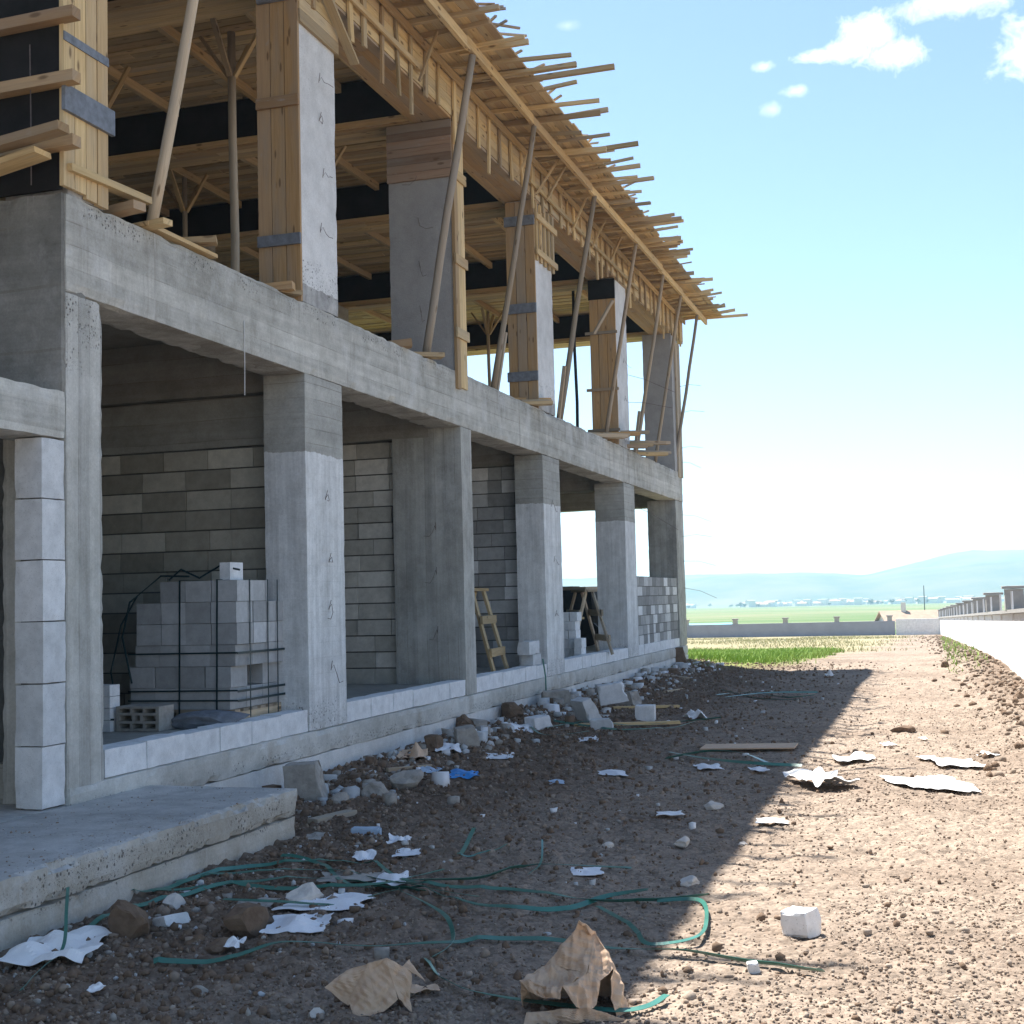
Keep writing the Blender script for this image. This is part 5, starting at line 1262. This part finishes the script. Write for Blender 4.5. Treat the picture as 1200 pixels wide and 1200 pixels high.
# green packing straps
def strap(pts, lab, w=.029, lifts=None, seed=0, mat='strap', z0=.018):
    r3 = np.random.default_rng(seed); P = [ground(*p) for p in pts]
    P = [p+np.array([0, 0, z0+(lifts[i] if lifts else abs(r3.normal())*.018)]) for i, p in enumerate(P)]
    # Catmull-Rom
    D = []
    for i in range(len(P)-1):
        p0, p1, p2, p3 = P[max(i-1, 0)], P[i], P[i+1], P[min(i+2, len(P)-1)]
        for k in range(9):
            s = k/9; D.append(.5*((2*p1)+(p2-p0)*s+(2*p0-5*p1+4*p2-p3)*s*s+(3*p1-p0-3*p2+p3)*s**3))
    D.append(P[-1]); D = np.array(D); D[:, 2] = np.maximum(D[:, 2], ztop(D[:, 0], D[:, 1])+.020)
    for _ in range(2): D[1:-1, 2] = np.maximum(D[1:-1, 2], .5*(D[:-2, 2]+D[2:, 2]))
    n = len(D); T = np.gradient(D, axis=0); T /= np.linalg.norm(T, axis=1)[:, None]
    ph = seed*1.3; V = []; F = []
    for i in range(n):
        tw = .45*math.sin(i*.11+ph)+.3*math.sin(i*.045+ph*2)
        s_ = np.cross(T[i], [0, 0, 1.0]); s_ /= np.linalg.norm(s_); u_ = np.cross(s_, T[i])
        a = s_*math.cos(tw)+u_*math.sin(tw); nn = np.cross(a, T[i])
        V += [D[i]-a*w/2-nn*.001, D[i]+a*w/2-nn*.001, D[i]+a*w/2+nn*.001, D[i]-a*w/2+nn*.001]
        if i: 
            o = 4*(i-1)
            F += [(o, o+1, o+5, o+4), (o+1, o+2, o+6, o+5), (o+2, o+3, o+7, o+6), (o+3, o, o+4, o+7)]
    F += [(3, 2, 1, 0), (4*n-4, 4*n-3, 4*n-2, 4*n-1)]
    b = MB(); b.add(np.array(V), F, None, .5); return props(b.build('packing_strap', M[mat], None, D[0], False), lab, 'strap', 'green packing straps on the ground')
strap([(80, 1082), (130, 1062), (180, 1054), (240, 1033), (290, 1022), (340, 1018), (400, 1015), (440, 1022), (470, 1037), (520, 1044), (600, 1049), (660, 1057), (700, 1062), (760, 1060), (830, 1054)], 'long green strap running from the porch side across the strap bundle', seed=1)
strap([(178, 1055), (250, 1045), (330, 1047), (430, 1050), (480, 1042), (560, 1037), (610, 1022), (640, 1019), (740, 1022)], 'green strap passing under the clean white paper', seed=2)
strap([(262, 1066), (330, 1071), (400, 1065), (470, 1048), (500, 1048), (540, 1063), (600, 1075), (660, 1071), (710, 1058), (760, 1060)], 'green strap looping low through the strap bundle', seed=3)
strap([(180, 1135), (260, 1131), (330, 1116), (420, 1117), (500, 1117), (560, 1108), (640, 1108), (720, 1117), (800, 1126), (880, 1133), (966, 1144)], 'long green strap ending in the sunlight behind the paper sack', seed=4, w=.03)
strap([(500, 1132), (505, 1142), (520, 1155), (560, 1170), (640, 1187), (740, 1190), (782, 1174)], 'green strap running beneath the tall paper sack', seed=5)
strap([(470, 1052), (500, 1070), (525, 1092), (530, 1112), (505, 1132)], 'short green strap curling down from the bundle', seed=6, w=.022)
strap([(700, 1066), (740, 1092), (760, 1112), (815, 1107), (828, 1085), (820, 1063), (770, 1060)], 'green strap loop reaching into the sunlight', seed=7, w=.022)
strap([(538, 1012), (546, 1000), (556, 990)], 'stubby green strap end standing up', seed=8, w=.026, lifts=[0, .03, .09])
strap([(540, 1012), (570, 1006), (594, 998)], 'short dark strap lying beside the stubby one', seed=9, w=.012)
strap([(25, 1170), (35, 1156), (52, 1142), (74, 1128), (78, 1105), (80, 1085)], 'strap arching over the white plastic sheet by the porch', seed=10, lifts=[0, .01, .02, .05, .14, .2], w=.016)
strap([(620, 1030), (634, 1018), (636, 1005)], 'thin strap end curled upward near the paper', seed=11, w=.012, lifts=[0, .02, .09])
strap([(95, 1100), (150, 1076), (215, 1058), (300, 1040), (380, 1036), (450, 1044), (500, 1052)], 'strap lying closest to the clods in the left tangle', seed=31)
strap([(205, 1040), (270, 1030), (350, 1026), (430, 1034), (490, 1046), (560, 1062)], 'strap crossing behind the limestone rock', seed=32)
strap([(330, 1012), (375, 1020), (410, 1046), (455, 1040), (520, 1028)], 'strap bent in an S at the back of the tangle', seed=33, w=.024)
for i, (pts, lab) in enumerate((([(780, 893), (830, 886), (870, 889), (905, 901)], 'green strap by the flat cardboard'), ([(785, 886), (830, 896), (880, 902), (940, 905)], 'dark green strap trailing toward the sun edge'), ([(640, 858), (690, 850), (740, 855), (790, 850), (845, 846)], 'green strap across the front of the rubble heap'), ([(648, 848), (720, 858), (780, 857), (815, 852)], 'second green strap before the rubble heap'),
        ([(840, 818), (880, 814), (920, 821), (955, 817)], 'far green strap near the shadow corner'), ([(845, 812), (890, 821), (940, 823)], 'farther of the two straps near the shadow corner'), ([(850, 822), (900, 818), (958, 815)], 'third strap of the far tangle'), ([(690, 862), (640, 866), (620, 852), (640, 838)], 'green strap looped beside the hanging strap'))):
    strap(pts, lab, seed=20+i, w=.035, z0=.03)

# ------------------------------------------------------------------ gravel, clods and rubble too many to count
def scatter(name, n, px_fn, smin, smax, mats, lab, seed, pw=2.5, nv=1, jit=.75, cube=False):
    import bmesh
    r4 = np.random.default_rng(seed)
    bm = bmesh.new()
    if cube: bmesh.ops.create_cube(bm, size=1.5); bmesh.ops.triangulate(bm, faces=bm.faces[:])
    else: bmesh.ops.create_icosphere(bm, subdivisions=nv, radius=1.0)
    bV = np.array([v.co[:] for v in bm.verts]); bF = np.array([[v.index for v in f.verts] for f in bm.faces]); bm.free()
    C = px_fn(r4, n); n = len(C); k = len(bV)
    sz = smin+(smax-smin)*r4.random(n)**pw
    V = np.repeat(bV[None], n, 0)*(1+jit*(r4.random((n, k, 1))-.5))
    V = V*(sz[:, None, None]*(.6+.8*r4.random((n, 1, 3))))
    a = r4.random(n)*6.28; c_, s_ = np.cos(a)[:, None], np.sin(a)[:, None]
    x = V[..., 0]*c_-V[..., 1]*s_; y = V[..., 0]*s_+V[..., 1]*c_
    V = np.stack([x, y, V[..., 2]], -1)
    z = ztop(C[:, 0], C[:, 1]) if name != 'grit' else zbase(C[:, 0], C[:, 1])
    V = V+np.stack([C[:, 0], C[:, 1], z+sz*.25], -1)[:, None, :]
    Fq = (bF[None]+(np.arange(n)*k)[:, None, None]).reshape(-1, 3)
    mi = np.repeat(r4.integers(0, len(mats), n), len(bF))
    o = np_mesh(name, V.reshape(-1, 3), Fq, [M[q] for q in mats], tris=True, midx=mi)
    return props(o, lab, None, None, 'stuff')
def fan(r4, n):
    """points spread evenly in view over the ground before the building"""
    r_ = 3.6*np.exp(r4.random(n)*math.log(26/3.6)); a = R(-44)+r4.random(n)*R(52)
    x, y = r_*np.sin(a), r_*np.cos(a); wx = 1.15-0.0186*(y-22.15)
    ok = ((x > FX+.12) | (y > 30.5)) & ~((x < -4.15) & (y < 8.4)) & (x < wx)
    return np.stack([x, y], -1)[ok]
def left(r4, n):
    y = 4.2+r4.random(n)**1.3*26; x = FX+.1+np.abs(r4.normal(size=n))*1.7
    ok = ~((x < -4.12) & (y < 8.4)); return np.stack([x, y], -1)[ok]
def along_plinth(r4, n):
    y = 8.5+r4.random(n)*21; x = FX+.10+np.abs(r4.normal(size=n))*.38; return np.stack([x, y], -1)
def by_wall(r4, n):
    y = 12+r4.random(n)**1.4*60; x = 1.40-.0186*(y-22.15)-.1-np.abs(r4.normal(size=n))*.45; return np.stack([x, y], -1)
def by_porch(r4, n):
    y = 4.3+r4.random(n)*4; x = -4.12+np.abs(r4.normal(size=n))*.7; return np.stack([x, y], -1)
def patchy(r4, n):
    C = fan(r4, n); k_ = r4.random(len(C)) < np.clip((noise2(C[:, 0]*.9, C[:, 1]*.45, 21)-.32)*2.6, .06, 1); return C[k_]
scatter('gravel', 70000, patchy, .0025, .011, ['crumb', 'crumb', 'soil_pale', 'crumb'], 'fine gravel and crumbs over the bare soil', 1, 2.4)
scatter('gravel', 34000, fan, .003, .010, ['crumb', 'soil_pale', 'crumb', 'crumb', 'clod'], 'loose grit spread over the whole track', 22, 2.0)
scatter('gravel', 2600, patchy, .008, .022, ['crumb', 'clod', 'soil_pale'], 'scattered small stones and hard lumps on the track', 21, 3.0)
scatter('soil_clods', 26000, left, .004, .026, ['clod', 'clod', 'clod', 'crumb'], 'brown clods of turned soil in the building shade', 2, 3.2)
scatter('rubble', 3000, along_plinth, .008, .045, ['rubble', 'clod', 'clod', 'clod', 'clod', 'block'], 'broken rubble heaped along the plinth', 3, 3.2)
def debris_strip(r4, n):
    y = 9.2+r4.random(n)*20; k_ = .45+.55*noise2(y*.9, y*0, 6); x = FX+.12+np.abs(r4.normal(size=n))*.42*k_*1.6; ok = r4.random(n) < .25+noise2(x*1.2+3, y*.8, 12)
    return np.stack([x, y], -1)[ok]
scatter('rubble', 520, debris_strip, .025, .095, ['rubble', 'block', 'block', 'rubble', 'paper', 'clod'], 'broken block pieces and plaster strewn along the plinth', 13, 2.2, 1, .35, True)
def mid_litter(r4, n):
    y = 5.5+r4.random(n)*22; x = -4.2+r4.random(n)*2.6; return np.stack([x, y], -1)[(x > -4.0) | (y > 8.6)]
scatter('litter', 130, mid_litter, .008, .035, ['paper', 'rubble', 'block'], 'small pale chips and paper bits strewn over the shaded soil', 14, 2.5, 1, .5, True)
scatter('soil_clods', 4200, by_wall, .008, .05, ['clod', 'crumb', 'clod', 'crumb'], 'clods banked against the boundary wall', 4, 2.8)
scatter('rubble', 1500, by_porch, .004, .020, ['rubble', 'clod', 'clod', 'clod', 'clod', 'crumb', 'block'], 'crumbled plaster and block bits beside the porch', 5, 2.8)

def on_porch(r4, n):
    y = 4.0+r4.random(n)*4.2; x = FX+.1+r4.random(n)**.6*1.05; k_ = r4.random(n) < noise2(x*3, y*3, 4)*1.3
    return np.stack([x, y], -1)[k_]
_zb = zbase
zbase = lambda x, y: np.asarray(x)*0+.351
scatter('grit', 3000, on_porch, .002, .007, ['rubble', 'rubble', 'crumb', 'block'], 'grit and cement crumbs on the porch slab', 6, 3.0)
zbase = _zb
# ------------------------------------------------------------------ grass
def grass(name, n, xr, yr, h0, h1, mat, lab, seed, keep):
    r5 = np.random.default_rng(seed); x = xr[0]+(xr[1]-xr[0])*r5.random(n); y = yr[0]+(yr[1]-yr[0])*r5.random(n)
    k = keep(x, y, r5.random(n)); x, y = x[k], y[k]; n = len(x)
    h = h0+(h1-h0)*r5.random(n)**1.5; a = r5.random(n)*6.28; w = .008+.010*r5.random(n); ln = h*(.2+.7*r5.random(n)); b_ = r5.random(n)*6.28
    z = zbase(x, y)-.01; dx, dy = np.cos(a)*w, np.sin(a)*w; lx, ly = np.cos(b_)*ln, np.sin(b_)*ln
    V = np.stack([np.stack([x-dx, y-dy, z], -1), np.stack([x+dx, y+dy, z], -1), np.stack([x+dx*.7+lx*.35, y+dy*.7+ly*.35, z+h*.6], -1), np.stack([x-dx*.7+lx*.35, y-dy*.7+ly*.35, z+h*.6], -1), np.stack([x+lx, y+ly, z+h], -1)], 1).reshape(-1, 3)
    o5 = np.arange(n)*5; T = np.concatenate([np.stack([o5, o5+1, o5+2], -1), np.stack([o5, o5+2, o5+3], -1), np.stack([o5+3, o5+2, o5+4], -1)])
    o = np_mesh(name, V, T, M[mat], tris=True); return props(o, lab, None, None, 'stuff')
def m_leafy(name, c1, c2):
    t = NT(name, .7, .2); n = t.noise(t.pos(), 1.5, 5, .6); t.color(t.mix(t.ramp(n, [(.35, 0.0), (.65, 1.0)]), c1, c2)); return t.mat
M['grass'] = m_leafy('fresh grass', (0.20, 0.33, 0.05), (0.30, 0.42, 0.10)); M['dry'] = m_leafy('dry grass', (0.46, 0.41, 0.24), (0.36, 0.38, 0.16))
grass('grass', 70000, (-13, -2.2), (29.8, 41), .05, .19, 'grass', 'bright green grass beyond the shadow', 1, lambda x, y, q: q < np.clip((noise2(x*.5, y*.5, 3)-.05)*3, 0, 1)*np.clip((-2.2-x-.7*noise2(x, y, 9))/1.2, 0, 1)*np.clip((y-29.7)/1.2, 0, 1))
grass('dry_grass', 22000, (-18, 0.2), (39, 78), .04, .14, 'dry', 'pale dry grass farther back on the site', 2, lambda x, y, q: q < np.clip((noise2(x*.35, y*.2, 5)-.3)*2.2, 0, 1)*np.clip((-.3-x)/2.2, .06, 1))
grass('grass', 700, (.2, 1.0), (26, 60), .06, .22, 'grass', 'thin weeds along the foot of the boundary wall', 3, lambda x, y, q: x < 1.2-.0186*(y-22.15))

# ------------------------------------------------------------------ haze
hz = MB(); hz.box(np.array((-3300, -150, -45)), np.array((2600, 3200, 110)), .5)
hm = bpy.data.materials.new('haze air'); hm.use_nodes = True; ht = hm.node_tree
for n in list(ht.nodes):
    if n.type != 'OUTPUT_MATERIAL': ht.nodes.remove(n)
pv = ht.nodes.new('ShaderNodeVolumePrincipled'); pv.inputs['Color'].default_value = (0.44, 0.68, 0.86, 1); pv.inputs['Density'].default_value = HAZE = 0.00042; pv.inputs['Anisotropy'].default_value = 0.3
ht.links.new(pv.outputs[0], [n for n in ht.nodes if n.type == 'OUTPUT_MATERIAL'][0].inputs['Volume'])
o = hz.build('haze', hm); props(o, 'pale summer haze over the plain', None, None, 'stuff')
for o in bpy.data.objects:
    if '_w' in o.keys(): del o['_w']
